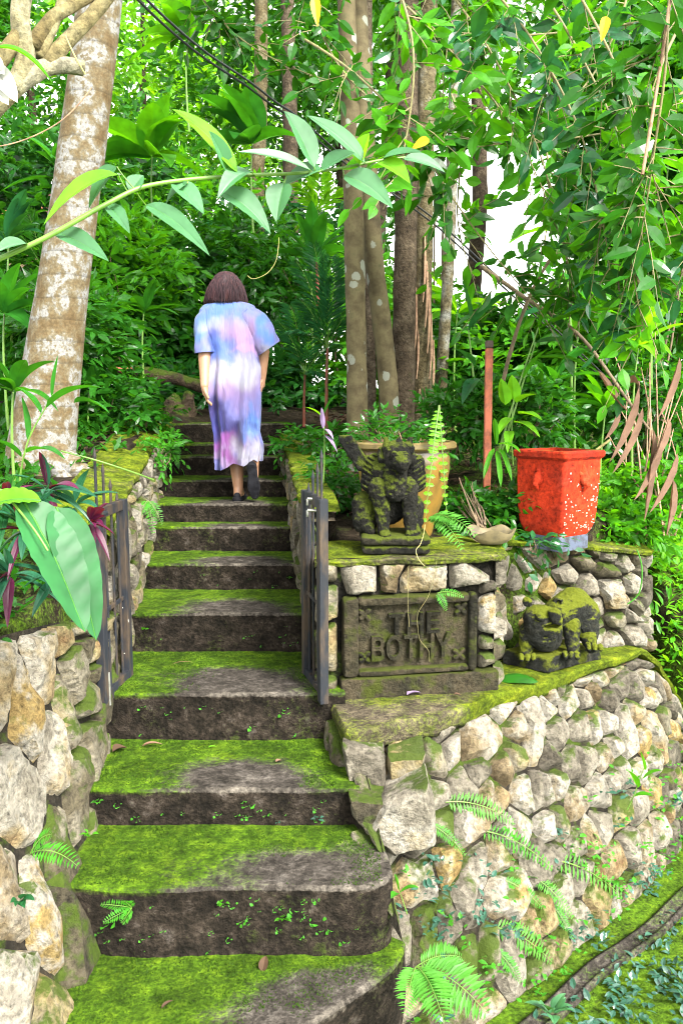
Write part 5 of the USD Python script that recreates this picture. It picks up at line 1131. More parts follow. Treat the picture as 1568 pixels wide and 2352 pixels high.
# ------------------------------------------------------------------ twigs hanging in front, upper right
G = 'thin leafy branches hanging across the upper right'
arch = [
    [(700, 90, 5.5), (900, 250, 5.2), (1050, 470, 5.0), (1290, 760, 5.0)], [(850, -60, 5.2), (1010, 90, 5.0), (1180, 300, 4.8), (1290, 560, 4.7)], [(980, -80, 5.5), (1150, 160, 5.2), (1260, 420, 5.0), (1330, 760, 5.0)],
    [(1080, -80, 4.6), (1240, 120, 4.5), (1350, 360, 4.4), (1400, 620, 4.4)], [(1200, -80, 5.0), (1330, 120, 4.8), (1430, 340, 4.7), (1500, 640, 4.6)], [(1300, -60, 4.4), (1400, 120, 4.3), (1480, 330, 4.2), (1540, 560, 4.2)],
    [(1560, 60, 4.5), (1500, 200, 4.4), (1450, 420, 4.4), (1480, 760, 4.5)], [(1600, 180, 5.0), (1420, 300, 5.0), (1200, 330, 5.1), (1020, 300, 5.3)], [(1600, 20, 5.0), (1400, 60, 5.0), (1180, 80, 5.0), (960, 60, 5.2)],
    [(1600, 420, 5.2), (1500, 480, 5.2), (1380, 520, 5.2), (1280, 640, 5.2)], [(700, -60, 6.0), (760, 120, 5.9), (900, 260, 5.7), (1080, 330, 5.6)], [(1450, -80, 5.6), (1380, 140, 5.6), (1250, 260, 5.6), (1060, 230, 5.6)],
    [(1540, -60, 3.9), (1530, 120, 3.9), (1500, 360, 4.0), (1468, 560, 4.1)], [(1620, 560, 4.6), (1540, 620, 4.6), (1450, 700, 4.7), (1380, 830, 4.8)], [(900, -60, 4.8), (950, 160, 4.7), (930, 330, 4.7), (880, 480, 4.8)],
    [(1240, 300, 6.2), (1262, 430, 6.0), (1250, 560, 6.0), (1180, 690, 6.0)], [(1030, 200, 5.9), (1060, 330, 5.8), (1050, 480, 5.8), (1090, 640, 5.8)], [(420, -80, 6.5), (520, 60, 6.4), (640, 140, 6.3), (780, 190, 6.2)]]
ordn = ['from the clustered trunks down to the rusty post', 'from the top middle down past the white gap', "from the top down to the red planter, past the white gap", 'from the top down to the right of the white gap', 'from the upper right corner area down to the dry leaves', 'close to the right edge, slanting down to mid height', 'hanging along the right edge from near the top', 'running left from the right edge above the white gap', 'running level just under the top edge', 'running left from the right edge below the white gap', 'from the top past the yellow leaf to the white gap', 'from the top right bending left toward the trunks', 'nearest the camera at the right edge', 'at the right edge beside the dry leaves', 'hanging in front of the clustered trunks', 'dark against the white gap of sky', 'hanging between the trunks and the white gap', 'from the top left middle, above the spray of big leaves']
for k, q in enumerate(arch):
    rng = np.random.default_rng(500 + k); ln = curve([P(*w) for w in q], 40)
    t = thing('hanging_branch', 'thin leafy branch ' + ordn[k], 'branch', ln[0], G)
    part(t, 'stem', tube(ln, [.008, .006, .0025], 6), 'twig_olive', True)
    mb, tw = MB(), MB(); L_ = np.linalg.norm(np.diff(ln, axis=0), axis=1).sum(); n = int(L_ * (15 if k not in (0, 1, 15, 16) else 9))
    at_ = rng.uniform(.04, 1, n); p = np.stack([np.interp(at_, np.linspace(0, 1, 40), ln[:, j]) for j in range(3)], 1)
    tg = unit(ln[-1] - ln[0]); ax = np.array([tg * .5]) + rdir(rng, n) * .9; ax[:, 2] -= .08; ax[:, 1] *= .7
    ll = rng.uniform(.18, .42, n)
    mb.add(*sprigs(rng, p, ax, ll, 5, .150, .46, .2, 4, 'ovate', .22, tw, flat=.4))
    part(t, 'twigs', tw, 'twig_olive', True, kind='stuff'); part(t, 'foliage', mb, ['leaf_mid', 'leaf_light', 'leaf_mid', 'leaf_cool', 'leaf_light'][k % 5], kind='stuff')
# ------------------------------------------------------------------ spray of big waxy leaves across the view
ln = curve([P(-40, 610, 2.55), P(105, 545, 2.6), P(250, 465, 2.65), P(330, 428, 2.7), P(430, 412, 2.75), P(560, 402, 2.8), P(700, 396, 2.85), P(800, 382, 2.9), P(880, 366, 2.92), P(945, 360, 2.95)], 60)
sp_ = thing('leafy_spray_branch', 'arching green branch with big pale glossy leaves crossing in front of the palm trunk', 'branch', ln[0])
part(sp_, 'stem', tube(ln, [.0085, .0075, .006, .0035], 8), 'stem_green', True)
SPL = [(272, 400, 100, 518, 52), (268, 382, 204, 480, 46), (245, 470, 298, 536, 36), (125, 532, 250, 600, 48), (62, 560, -10, 580, 46), (398, 420, 468, 492, 50), (545, 396, 395, 250, 42), (528, 400, 480, 300, 38), (712, 390, 545, 348, 30), (722, 384, 652, 254, 58), (838, 372, 704, 264, 42),
       (736, 392, 815, 350, 46), (826, 378, 848, 305, 50), (578, 394, 500, 456, 52), (738, 388, 640, 434, 54), (506, 440, 622, 536, 62), (652, 420, 634, 508, 60), (790, 402, 902, 478, 58), (868, 372, 942, 422, 48), (926, 364, 1022, 396, 34), (880, 362, 968, 348, 28), (335, 470, 482, 588, 44), (300, 440, 330, 402, 40), (430, 420, 380, 470, 34)]
rng = np.random.default_rng(8)
for k, (u0, v0, u1, v1, w) in enumerate(SPL):
    Ya = np.interp((u0 + u1) / 2, [0, 900], [2.58, 2.92]); dy = rng.uniform(-.10, .06)
    v, f = big_leaf(P(u0, v0, Ya), P(u1, v1, Ya + dy), w / 1900 * Ya * 1.05, rng.uniform(.04, .12), up=(rng.normal(0, .2), -.75, .6), n=14, prof='lance', fold=.22, ripple=.3, seed=k); l_ = part(sp_, 'leaf', (v, f), 'leaf_waxy' if k % 6 else 'leaf_lime', True); part(l_, 'midrib', tube(v.reshape(15, 9, 3)[:, 4], np.linspace(.0016, .0004, 15), 5), 'fern_pale', True)
    i = int(np.argmin(np.linalg.norm((ln - P(u0, v0, Ya))[:, [0, 2]], axis=1))); part(l_, 'stalk', tube(curve([ln[i], (ln[i] + P(u0, v0, Ya)) / 2 - [0, 0, .004], P(u0, v0, Ya)], 6), .0022, 5), 'stem_green', True)

# ------------------------------------------------------------------ thick smooth branches at the upper left corner
fr_ = thing('thick_branch', 'thick smooth pale yellowish branches forking in the upper left corner', 'branch', P(40, 200, 1.9))
for pts, r in (([(-60, 290), (-5, 235), (55, 182), (120, 150), (160, 150), (190, 156)], (.023, .022, .02, .017)), ([(110, 150), (132, 118), (172, 75), (220, 25), (262, -30)], (.019, .016, .0165)), ([(25, 205), (58, 120), (46, 50), (58, -30)], (.022, .021, .020)), ([(75, 110), (122, 40), (165, 12), (225, -20)], (.017, .014, .013)), ([(88, 130), (120, 65), (148, -20)], (.012, .011, .010)), ([(-30, 165), (28, 100), (50, 62)], (.019, .017, .015))):
    part(fr_, 'limb', tube(curve([P(u, v, 1.9 + .0006 * u) for u, v in pts], 26), r, 14, rough=.002, seed=len(pts)), 'bark_smooth', True)
pet = thing('white_flower', 'white petals of a flower at the left edge under the thick branches', 'flower', P(0, 190, 1.7))
for a, b, w in (((-25, 150), (40, 235), .040), ((-30, 190), (20, 240), .035), ((-40, 140), (10, 170), .04)):
    part(pet, 'petal', big_leaf(P(*a, 1.7), P(*b, 1.68), w, .08, up=(0, -.8, .5), prof='broad', n=10), 'petal', True)
top('strap_leaf', big_leaf(P(-20, 112, 1.65), P(122, 192, 1.7), .022, .22, up=(0, -.5, .8), prof='strap', n=16), 'leaf_light', 'narrow green leaf arching in front of the thick branches', 'leaf', smooth=True)

# ------------------------------------------------------------------ cable
cb = thing('black_cable', 'pair of black cables slanting down from the top edge into the trees', 'cable', P(300, -20, 4.0))
base_ = [P(290, -30, 4.0), P(450, 118, 4.6), P(560, 192, 5.0), P(652, 258, 5.5), P(820, 392, 6.0), P(985, 505, 6.0), P(1110, 618, 6.1), P(1250, 745, 6.3), P(1420, 905, 6.6)]
for o in (0, .022): part(cb, 'strand', tube(curve([p + [o, 0, o * .9] for p in base_], 50), .0065, 6), 'cable_black', True)
top('woody_vine', tube(curve([P(1105, 612, 5.9), P(1200, 680, 5.6), P(1330, 770, 5.3), P(1400, 860, 5.2), P(1490, 985, 5.2)], 30), [.016, .012, .008], 7, rough=.003), 'twig_brown', 'dark woody vine slanting down to the right behind the red planter', 'vine', smooth=True)
top('woody_vine', tube(curve([P(1290, 560, 5.4), P(1230, 650, 5.4), P(1180, 780, 5.4), P(1150, 900, 5.4)], 24), [.010, .012, .014], 7, rough=.003), 'twig_brown', 'dark upright woody vine behind the rusty post', 'vine', smooth=True)

# ------------------------------------------------------------------ left: big drooping leaf, purple plants
bl_ = thing('big_leaf_plant', 'plant with huge drooping pale green ribbed leaves over the left stone wall', 'plant', P(20, 1150, 2.35))
for k, (a, b, w, s_, up, m) in enumerate((((55, 1150), (196, 1452), .155, .07, (.75, -.6, .2), 'leaf_drooping'), ((130, 1165), (222, 1470), .125, .09, (.55, -.8, .2), 'leaf_drooping'), ((95, 1150), (-60, 1175), .09, .10, (0, -.4, .9), 'leaf_lime'))):
    Y0 = 2.30 - .08 * k * (k < 2)
    v, f = big_leaf(P(*a, Y0 + .12 * (k == 1)), P(*b, Y0 - .05 + .12 * (k == 1)), w, s_, up=up, prof='broad', fold=.16, ripple=.5, n=22, seed=k); l_ = part(bl_, 'leaf', (v, f), m, True)
    mid_ = v.reshape(23, 9, 3)[:, 4]; part(l_, 'midrib', tube(mid_ + [0, -.003, .001], np.linspace(.004, .001, 23), 6), 'fern_pale', True)
part(bl_, 'stem', tube(curve([P(-60, 1120, 2.4), P(20, 1132, 2.35), P(60, 1150, 2.32), P(135, 1168, 2.4)], 20), [.008, .006, .004], 8), 'stem_green', True)
part(bl_, 'stem', tube(curve([P(10, 1135, 2.3), P(70, 1205, 2.24), P(110, 1265, 2.22)], 14), [.004, .003], 7), 'stem_green', True)
G = 'purple and green rosettes on the left wall'
ros = [(110, 1125, 2.85, 18, .17, 'leaf_two_tone', 'green and purple rosette at the top of the clump behind the drooping leaf'), (60, 1215, 2.70, 18, .17, 'leaf_two_tone', 'blue green rosette in the middle of the clump left of the drooping leaf'), (20, 1150, 2.75, 16, .18, 'leaf_cool', 'dark green rosette at the left edge above the wall'),
       (25, 1320, 2.62, 16, .17, 'leaf_two_tone', 'hanging rosette at the left edge just above the wall stones'), (130, 1330, 2.66, 14, .17, 'leaf_two_tone', 'rosette hanging under the big drooping leaf'), (205, 1200, 2.95, 9, .13, 'leaf_purple', 'bright magenta rosette beside the left gate leaf'), (170, 1160, 3.0, 14, .18, 'leaf_two_tone', 'blue green rosette right of the clump, against the left gate')]
for k, (u, v, Y, n, l_, m, lab) in enumerate(ros):
    rng = np.random.default_rng(60 + k); c = P(u, v, Y)
    specs = rosette(rng, c, n, l_, .032, el=(-.9, 1.0), az=(np.pi, 2 * np.pi) if k != 5 else (-1.2, .8), sag=.10)
    specs = [(*s_[:5], ('leaf_purple' if rng.random() < .16 else m)) for s_ in specs]
    leafy('rosette_plant', lab, 'plant', c, specs, m, prof='lance', group=G)

# ------------------------------------------------------------------ left bank: broad leaved plants by the palm foot
leafy('broad_leaf_plant', 'young plant with broad glossy leaves in front of the palm trunk foot', 'plant', P(50, 1085, 3.6),
      [(P(105, 938, 3.6), P(238, 892, 3.5), .075, .12), (P(170, 925, 3.62), P(252, 950, 3.5), .06, .12, .3), (P(120, 915, 3.6), P(133, 815, 3.6), .042, .03), (P(95, 950, 3.6), P(40, 890, 3.6), .07, .1), (P(62, 1010, 3.6), P(50, 910, 3.6), .07, .05), (P(50, 1050, 3.6), P(-20, 1010, 3.5), .06, .1), (P(60, 1040, 3.6), P(150, 1055, 3.4), .06, .1)], 'leaf_broad', stems=[[P(45, 1130, 3.62), P(62, 1020, 3.6), P(108, 930, 3.6), P(122, 905, 3.6)]])
top('grass_stem', tube(curve([P(140, 1036, 3.7), P(250, 1066, 3.75), P(352, 1102, 3.9)], 16), .004, 6), 'stem_green', 'thin green stem leaning across above the left gate spikes', 'stem', smooth=True)
G = 'broad leaved plants on the left bank'
for k, (u, v, Y, n, l_, w, m, lab) in enumerate(((10, 720, 5.6, 12, .42, .12, 'leaf_broad', 'broad leaved plant left of the palm trunk, half way up'), (30, 900, 4.6, 10, .34, .09, 'leaf_mid', 'broad leaved plant at the left edge, left of the palm foot'), (160, 420, 8.6, 9, .6, .2, 'leaf_broad', 'broad leaved plant peeping out behind the palm trunk above the spray branch'), (430, 90, 9.0, 9, .7, .22, 'leaf_light', 'light broad leaves under the black cable at the top'), (20, 560, 6.2, 11, .45, .10, 'leaf_cool', 'plant with long dark leaves at the left edge behind the spray branch'),
        (330, 720, 7.2, 16, .36, .09, 'leaf_mid', 'plant with pointed glossy leaves left of the person at shoulder height'), (205, 900, 6.2, 12, .26, .07, 'leaf_mid', 'plant with pointed leaves beside the log end'), (350, 360, 8.5, 9, .75, .30, 'leaf_light', 'huge leaved plant right of the palm trunk, above the spray branch'), (580, 330, 8.8, 9, .70, .28, 'leaf_broad', 'huge leaved plant behind the middle of the spray branch'), (720, 600, 7.8, 9, .55, .16, 'leaf_broad', 'big leaved plant right of the hanging tendril, above the small palms'))):
    c = P(u, v, Y); rng = np.random.default_rng(80 + k)
    leafy('broad_leaf_plant', lab, 'plant', c - [0, 0, .3], [(*s_[:2], s_[2], s_[3], s_[4]) for s_ in rosette(rng, c, n, l_, w, el=(-.3, 1.1), az=(np.pi * .9, np.pi * 2.1), sag=.12)], m, prof='ovate' if w > .2 else 'lance', stems=[[c - [0, 0, .9], c - [.02, 0, .3], c]], stem_r=.012, group=G)
mv = leafy('mauve_leaf_plant', 'plant with mauve leaves standing behind the right gate leaf', 'plant', P(745, 1060, 4.9), [(P(742, 985, 4.9), P(738, 935, 4.85), .03, .05), (P(745, 985, 4.9), P(766, 1010, 4.85), .035, .1), (P(745, 1000, 4.9), P(775, 1040, 4.8), .03, .1), (P(742, 960, 4.9), P(700, 935, 4.85), .03, .1, 0, 'leaf_lime'), (P(744, 950, 4.9), P(775, 905, 4.85), .03, .1, 0, 'leaf_mid')], 'leaf_mauve', stems=[[P(742, 1110, 4.9), P(745, 1020, 4.9), P(742, 940, 4.9)]])

# ------------------------------------------------------------------ palms right of the person
def palm(name, label, c, tips, W, m, seed, stem=None, stem_mat='stem_red', npair=22, group=None):
    t = fern(name, label, c, tips, W, m, npair, group, seed, .14, 'palm', .16, 2, 'stem_green', 'palm', ang=.75, droop=.3)
    if stem is not None: part(t, 'stem', tube(curve(stem, 14), [.018, .014, .010], 7), stem_mat, True)
    return t
G = 'small palms right of the steps'
for k, (u, v, Y, lab, tips) in enumerate(((752, 800, 7.0, 'small red stemmed palm just left of the clustered trunks', [(680, 600), (720, 560), (770, 640), (690, 690), (820, 700), (660, 760), (760, 590)]), (700, 860, 7.4, 'small palm right of the person at hip height', [(640, 740), (665, 700), (720, 720), (770, 790), (650, 850), (745, 860)]),
                                          (100, 620, 7.0, 'small palm behind the palm trunk, at the left', [(20, 520), (60, 480), (140, 500), (-20, 600), (10, 680)]), (730, 500, 8.0, 'yellow green palm right of the spray of big leaves', [(690, 420), (735, 400), (780, 430), (720, 560), (690, 520)]))):
    c = P(u, v, Y); palm('small_palm', lab, c, [P(*w, Y - .15) for w in tips], .34, ['leaf_cool', 'leaf_cool', 'leaf_mid', 'leaf_lime'][k], 700 + 10 * k, [c - [0, 0, .8], c - [.01, 0, .4], c], group=G)

# ------------------------------------------------------------------ log, stump, hut
lg = thing('fallen_log', 'fallen brown log with an orange broken end lying left of the person', 'log', P(360, 862, 7.5))
part(lg, 'trunk', tube(curve([P(268, 846, 7.3), P(340, 858, 7.4), P(475, 890, 7.6)], 16), [.050, .060, .055], 16, rough=.03, seed=3), 'log_bark', True)
part(lg, 'broken_end', tube(curve([P(258, 842, 7.26), P(275, 847, 7.3), P(300, 852, 7.34)], 8), [.012, .04, .058], 12, rough=.015, seed=4), 'post_rust', True)
top('tree_stump', soften(blob([(P(395, 1010, 7.5), .10, P(400, 925, 7.5), .075), (P(430, 1010, 7.5), .10, P(432, 912, 7.5), .055), (P(412, 1010, 7.4), .10, P(415, 945, 7.42), .06)], 14), .018, 1, .035, 14, 2), 'log_bark', 'dark rotten tree stump at the top left of the steps', 'stump', smooth=True)
hut = thing('garden_hut', 'hut with a red edged sloping roof half hidden behind the leaves, at the left edge', 'hut', P(-40, 700, 10.5))
a, b = P(-160, 520, 10.3), P(105, 445, 11.3); up_ = np.array([0, 1.3, .30])
part(hut, 'roof', (np.array([a, b, b + up_ * 2, a + up_ * 2, a - [0, 0, .06], b - [0, 0, .06], b + up_ * 2 - [0, 0, .06], a + up_ * 2 - [0, 0, .06]]), np.array([[0, 1, 2, 3], [4, 7, 6, 5], [0, 4, 5, 1], [1, 5, 6, 2], [2, 6, 7, 3], [3, 7, 4, 0]])), 'roof_tile')
part(hut, 'eave_board', bar(a - [0, .03, .10], b - [0, .03, .10], .03, .16), 'post_rust')
part(hut, 'wall', (np.array([a + [.1, .3, -2.0], b + [-.1, .3, -2.2], b + [-.1, .3, .1], a + [.1, .3, .1], a + [.1, 1.6, -2.0], b + [-.1, 1.6, -2.2], b + [-.1, 1.6, .6], a + [.1, 1.6, .6]]), np.array([[0, 1, 2, 3], [5, 4, 7, 6], [4, 0, 3, 7], [1, 5, 6, 2]])), 'hut_wall')
for k, (u, v, l_, w) in enumerate(((150, 1105, 0, 0),)): pass

# ------------------------------------------------------------------ right side plants
leafy('ginger_plant', 'tall ginger plant with long bright leaves behind the red planter', 'plant', P(1144, 1040, 5.0),
      [(P(1234, 756, 5.0), P(1452, 712, 4.8), .10, .08), (P(1229, 788, 5.0), P(1372, 818, 4.7), .075, .10, .3, 'leaf_waxy'), (P(1214, 826, 5.0), P(1382, 860, 4.7), .075, .10, -.2), (P(1236, 752, 5.0), P(1290, 660, 4.9), .07, .04), (P(1200, 870, 5.0), P(1260, 800, 4.9), .06, .08)], 'leaf_light', stems=[[P(1144, 1040, 5.0), P(1180, 920, 5.0), P(1236, 752, 5.0)], [P(1150, 1040, 5.02), P(1188, 920, 5.02), P(1230, 785, 5.0)]], stem_r=.008)
leafy('ginger_plant', 'dark leaved ginger plant leaning left behind the rusty post', 'plant', P(1100, 1000, 5.6), [(P(1075, 760, 5.6), P(1188, 668, 5.4), .13, .10), (P(1085, 760, 5.6), P(1060, 640, 5.6), .10, .05), (P(1090, 840, 5.6), P(1040, 800, 5.5), .10, .08, .2), (P(1100, 870, 5.6), P(1060, 930, 5.3), .10, .10)], 'leaf_cool', stems=[[P(1100, 1040, 5.6), P(1090, 900, 5.6), P(1075, 755, 5.6)]], stem_r=.010)
leafy('ginger_plant', 'ginger plant with wide hanging leaves at the right, under the white gap of sky', 'plant', P(1300, 900, 6.0), [(P(1255, 615, 6.0), P(1352, 695, 5.8), .14, .06), (P(1258, 530, 6.0), P(1165, 562, 5.8), .13, .08, 0, 'leaf_lime'), (P(1300, 560, 6.0), P(1420, 570, 5.8), .13, .10), (P(1310, 650, 6.0), P(1450, 640, 5.8), .12, .1), (P(1290, 720, 6.0), P(1180, 740, 5.8), .12, .1, .2, 'leaf_cool'), (P(1330, 700, 6.0), P(1460, 780, 5.8), .12, .1)], 'leaf_broad', stems=[[P(1310, 1000, 6.0), P(1310, 760, 6.0), P(1290, 560, 6.0)]], stem_r=.012)
c = P(1190, 960, 4.95); rng = np.random.default_rng(17)
leafy('lime_leaf_plant', 'plant with bright lime green leaves between the rusty post and the red planter', 'plant', P(1180, 1060, 4.95), [(P(1160, 930, 4.95), P(1150, 868, 4.9), .085, .03), (P(1180, 920, 4.95), P(1175, 860, 4.9), .085, .03), (P(1185, 925, 4.95), P(1232, 905, 4.8), .075, .06), (P(1190, 950, 4.95), P(1245, 965, 4.8), .08, .08), (P(1180, 970, 4.95), P(1240, 1005, 4.75), .075, .1), (P(1175, 960, 4.95), P(1140, 1005, 4.8), .07, .1), (P(1170, 990, 4.95), P(1165, 1040, 4.8), .06, .1)], 'leaf_lime', prof='ovate', stems=[[P(1178, 1070, 4.97), P(1175, 980, 4.95), P(1180, 905, 4.95)]])
c = P(1150, 1040, 4.75); leafy('narrow_leaf_plant', 'plant with narrow drooping lime leaves beside the rusty post', 'plant', c, [(P(1140, 1035, 4.75), P(1150, 1120, 4.6), .03, .1), (P(1145, 1030, 4.75), P(1175, 1105, 4.6), .03, .12), (P(1135, 1030, 4.75), P(1110, 1100, 4.6), .03, .1), (P(1145, 1020, 4.75), P(1195, 1040, 4.6), .035, .12), (P(1140, 1020, 4.75), P(1135, 960, 4.7), .03, .05)], 'leaf_light', prof='strap')
for k, (u, v, Y, n, l_, w, m, lab) in enumerate(((1330, 740, 6.6, 9, .50, .12, 'leaf_light', 'broad leaved bright plant behind the ginger leaves, right of the white gap'), (1465, 800, 6.4, 9, .46, .11, 'leaf_lime', 'yellow green broad leaved plant above the dry leaves at the right'), (1390, 940, 5.9, 9, .36, .09, 'leaf_light', 'bright broad leaved plant just right of the red planter rim'), (1270, 880, 5.8, 9, .36, .09, 'leaf_broad', 'broad leaved plant behind the middle of the red planter'), (1510, 600, 6.6, 9, .50, .13, 'leaf_light', 'broad leaved bright plant at the right edge below the hanging branches'), (1050, 720, 7.2, 8, .42, .11, 'leaf_lime', 'yellow green broad leaved plant right of the clustered trunks'), (1540, 330, 6.6, 8, .5, .13, 'leaf_lime', 'yellow green broad leaves at the upper right edge'), (1000, 860, 6.9, 8, .34, .08, 'leaf_light', 'light broad leaved plant behind the right feet of the trunks'))):
    c = P(u, v, Y); rng = np.random.default_rng(180 + k)
    leafy('broad_leaf_plant', lab, 'plant', c - [0, 0, .3], rosette(rng, c, n, l_, w, el=(-.3, 1.1), az=(np.pi * .9, np.pi * 2.1), sag=.12), m, prof='lance', stems=[[c - [0, 0, 1.0], c - [.02, 0, .4], c]], stem_r=.012, group='broad leaved plants on the right')
# dry brown leaves and canes at the right
dr_ = thing('dry_plant', 'dead ginger plant with hanging dry brown leaves and canes right of the red planter', 'plant', P(1470, 1240, 5.0))
for a, b, w, s_ in (((1372, 850), (1442, 945), .045, -.10), ((1440, 880), (1468, 885), .05, .1), ((1466, 890), (1398, 1062), .055, -.06), ((1475, 935), (1405, 1088), .05, -.05), ((1520, 1000), (1455, 1150), .055, -.05), ((1500, 985), (1478, 1200), .05, -.03), ((1535, 960), (1500, 1060), .05, -.05), ((1555, 1040), (1490, 1180), .05, -.04), ((1440, 640), (1462, 720), .04, -.05), ((1560, 820), (1510, 960), .05, -.06), ((1420, 940), (1388, 1010), .04, -.05), ((1545, 1100), (1530, 1230), .05, -.03)):
    part(dr_, 'leaf', big_leaf(P(*a, 5.0), P(*b, 4.85), w, s_, up=(.5, -.7, .3), prof='lance', fold=.6, ripple=.8, n=12, seed=a[0]), 'leaf_brown', True)
rng = np.random.default_rng(23)
for k in range(16):
    u = rng.uniform(1390, 1590); a = P(u + rng.normal(0, 20), 1230, 5.2 + rng.uniform(-.2, .8)); b = P(u + rng.normal(20, 60), rng.uniform(760, 1000), 5.2 + rng.uniform(-.2, .8))
    part(dr_, 'cane', tube(curve([a, (a + b) / 2 + [rng.normal(0, .05), 0, 0], b], 10), [.007, .006, .003], 5), 'dry_stalk', True)
top('bamboo_cane', tube(curve([P(1180, 1175, 4.9), P(1400, 1010, 5.1)], 6), .008, 6), 'vine_tan', 'thin tan cane leaning behind the red planter', 'cane', smooth=True)
# urn plants
bush('urn_plant', 'tangle of small leafy stems growing in the glazed urn', 'plant', [(np.array([.30, 4.72, 1.66]), (.20, .18, .08)), (np.array([.42, 4.70, 1.62]), (.14, .14, .08)), (np.array([.22, 4.78, 1.66]), (.12, .12, .10))], 120, 'leaf_mid', .055, .4, 6, .14, 31, base=(.355, 4.72, 1.53), stems=16, twig_mat='dry_stalk', rows=3)
fern('hanging_fern', 'lime green fern hanging over the right rim of the urn', P(1008, 930, 4.40), [P(990, 1062, 4.36), P(975, 1200, 4.33), P(1025, 1180, 4.38)], [.065, .06, .05], 'leaf_lime', 13, seed=5, sag=.02, up=(0, -1, .2), leafW=.32, rows=3, ang=.1)
G = 'ferns in the joints of the curved wall'
def pw(u, v, off=.06):
    """The point of the curved wall behind a pixel, a little in front of the stones."""
    s_, t_ = np.meshgrid(np.linspace(0, S, 160), np.linspace(0, T, 60), indexing='ij'); p = surf(s_, t_).reshape(-1, 3); q = p - [0, 0, CAM_H]
    z = q[:, 1] * _c - q[:, 2] * _s; y = q[:, 1] * _s + q[:, 2] * _c; i = np.argmin((784 + 1900 * q[:, 0] / z - u) ** 2 + (1176 - 1900 * y / z - v) ** 2)
    return p[i] + np.array([-.1, -off, off * .35])
for k, (a, b, w, m, lab) in enumerate((((1058, 1836), (1216, 1878), .115, 'fern_pale', 'pale fern high in the curved wall, under the slab'), ((1030, 1882), (1112, 1952), .06, 'fern_green', 'small fern just below the highest pale fern'), ((1140, 1904), (1300, 1985), .10, 'fern_green', 'long fern slanting across the middle of the curved wall'), ((1262, 1965), (1452, 2046), .125, 'fern_pale', 'long pale fern reaching to the right over the wall foot'), ((1194, 2009), (1282, 2070), .08, 'fern_green', 'fern left below the long pale fern'), ((1262, 2010), (1340, 2090), .08, 'fern_pale', 'thin fern hanging under the long pale fern'), ((1176, 2122), (1300, 2190), .12, 'fern_pale', 'bright fern near the wall foot above the moss strip'), ((1180, 2170), (1235, 2235), .07, 'fern_green', 'small fern under the bright one at the wall foot'), ((1300, 2060), (1350, 2140), .06, 'fern_green', 'little fern at the wall foot right of the middle'))):
    pa, pb = pw(*a), pw(*b, .13)
    fern('wall_fern', lab, pa, [pb], w, m, 20, G, 50 + k, .10, up=(0, -.75, .65), leafW=.26)
fern('ground_fern', 'large pale fern at the foot of the curved wall beside the lowest step', P(955, 2222, 2.60), [P(1118, 2330, 2.42), P(1020, 2350, 2.35), P(1060, 2200, 2.6), P(930, 2330, 2.4)], [.17, .14, .10, .10], 'fern_pale', 20, seed=71, sag=.14, up=(0, -.6, .8), leafW=.26)
fern('wall_fern', 'bright fern growing from the left wall between the big ochre stones', P(70, 1960, 2.36), [P(178, 1990, 2.25), P(118, 1918, 2.3)], [.075, .06], 'fern_green', 14, seed=73, up=(0, -.6, .8), leafW=.3)
fern('wall_fern', 'silvery fern on the wall top between the winged lion and the post', P(985, 1190, 4.2), [P(1092, 1232, 4.0), P(1062, 1262, 3.98), P(1040, 1200, 4.05)], .12, 'fern_pale', 16, seed=75, sag=.16, up=(0, -.5, .8), leafW=.26)
fern('wall_fern', 'tiny fern hanging over the top right of the carved sign', P(1004, 1362, 3.93), [P(1064, 1372, 3.9), P(1025, 1402, 3.9)], .05, 'fern_green', 12, seed=77, up=(0, -.7, .6), leafW=.3)
fern('step_fern', 'small fern on the riser of the lowest step, at the left', (-.775, 2.85, -.0), [P(232, 2078, 2.78), P(280, 2122, 2.76), P(284, 2070, 2.77), P(238, 2120, 2.78)], .05, 'fern_green', 12, seed=79, up=(0, -1, .1), leafW=.32, sag=.02)
fern('wall_fern', 'bright fern on the left stair wall behind the gate', P(340, 1150, 5.1), [P(372, 1205, 5.0), P(352, 1225, 5.0), P(320, 1185, 5.0)], .08, 'fern_green', 14, seed=81, up=(0, -.7, .6))
fern('wall_fern', 'green fern on the left stair wall near the top of the steps', P(385, 1020, 6.3), [P(408, 1065, 6.15), P(370, 1075, 6.1), P(400, 990, 6.2)], .12, 'fern_green', 14, seed=83, up=(0, -.7, .6))

# ------------------------------------------------------------------ ground layers: drain, creeping leaves, slope growth
ga, gb = PZ(1150, 2420, ZG), PZ(1600, 2062, ZG); gd = unit(gb - ga); gn = np.array([gd[1], -gd[0], 0])
dn = thing('drain_channel', 'narrow grey concrete drain running along the moss at the foot of the curved wall', 'drain', (ga + gb) / 2)
s_ = np.linspace(-.5, np.linalg.norm(gb - ga) + .5, 60); pr_ = [(-.048, -.03), (-.045, .014), (-.028, .016), (-.024, .0), (.024, .0), (.028, .016), (.045, .014), (.048, -.03)]
dv = np.stack([ga + gd * q + gn * x[:, None] for q, x in [(0, np.zeros(1))]]) if False else np.stack([[ga + gd * q + gn * (a + .012 * math.sin(q * 7)) + np.array([0, 0, z + float(ground_z(*(ga + gd * q)[:2])) - ZG + .012]) for a, z in pr_] for q in s_])
df = grid_faces(len(s_), len(pr_)); tri_ = dv.reshape(-1, 3)[df[30]]; df = df if np.cross(tri_[1] - tri_[0], tri_[2] - tri_[0])[2] > 0 else df[:, ::-1]
part(dn, 'channel', (dv.reshape(-1, 3), df), 'step_concrete', True, moss=np.full(dv.size // 3, .42), arris=np.full(dv.size // 3, .3))
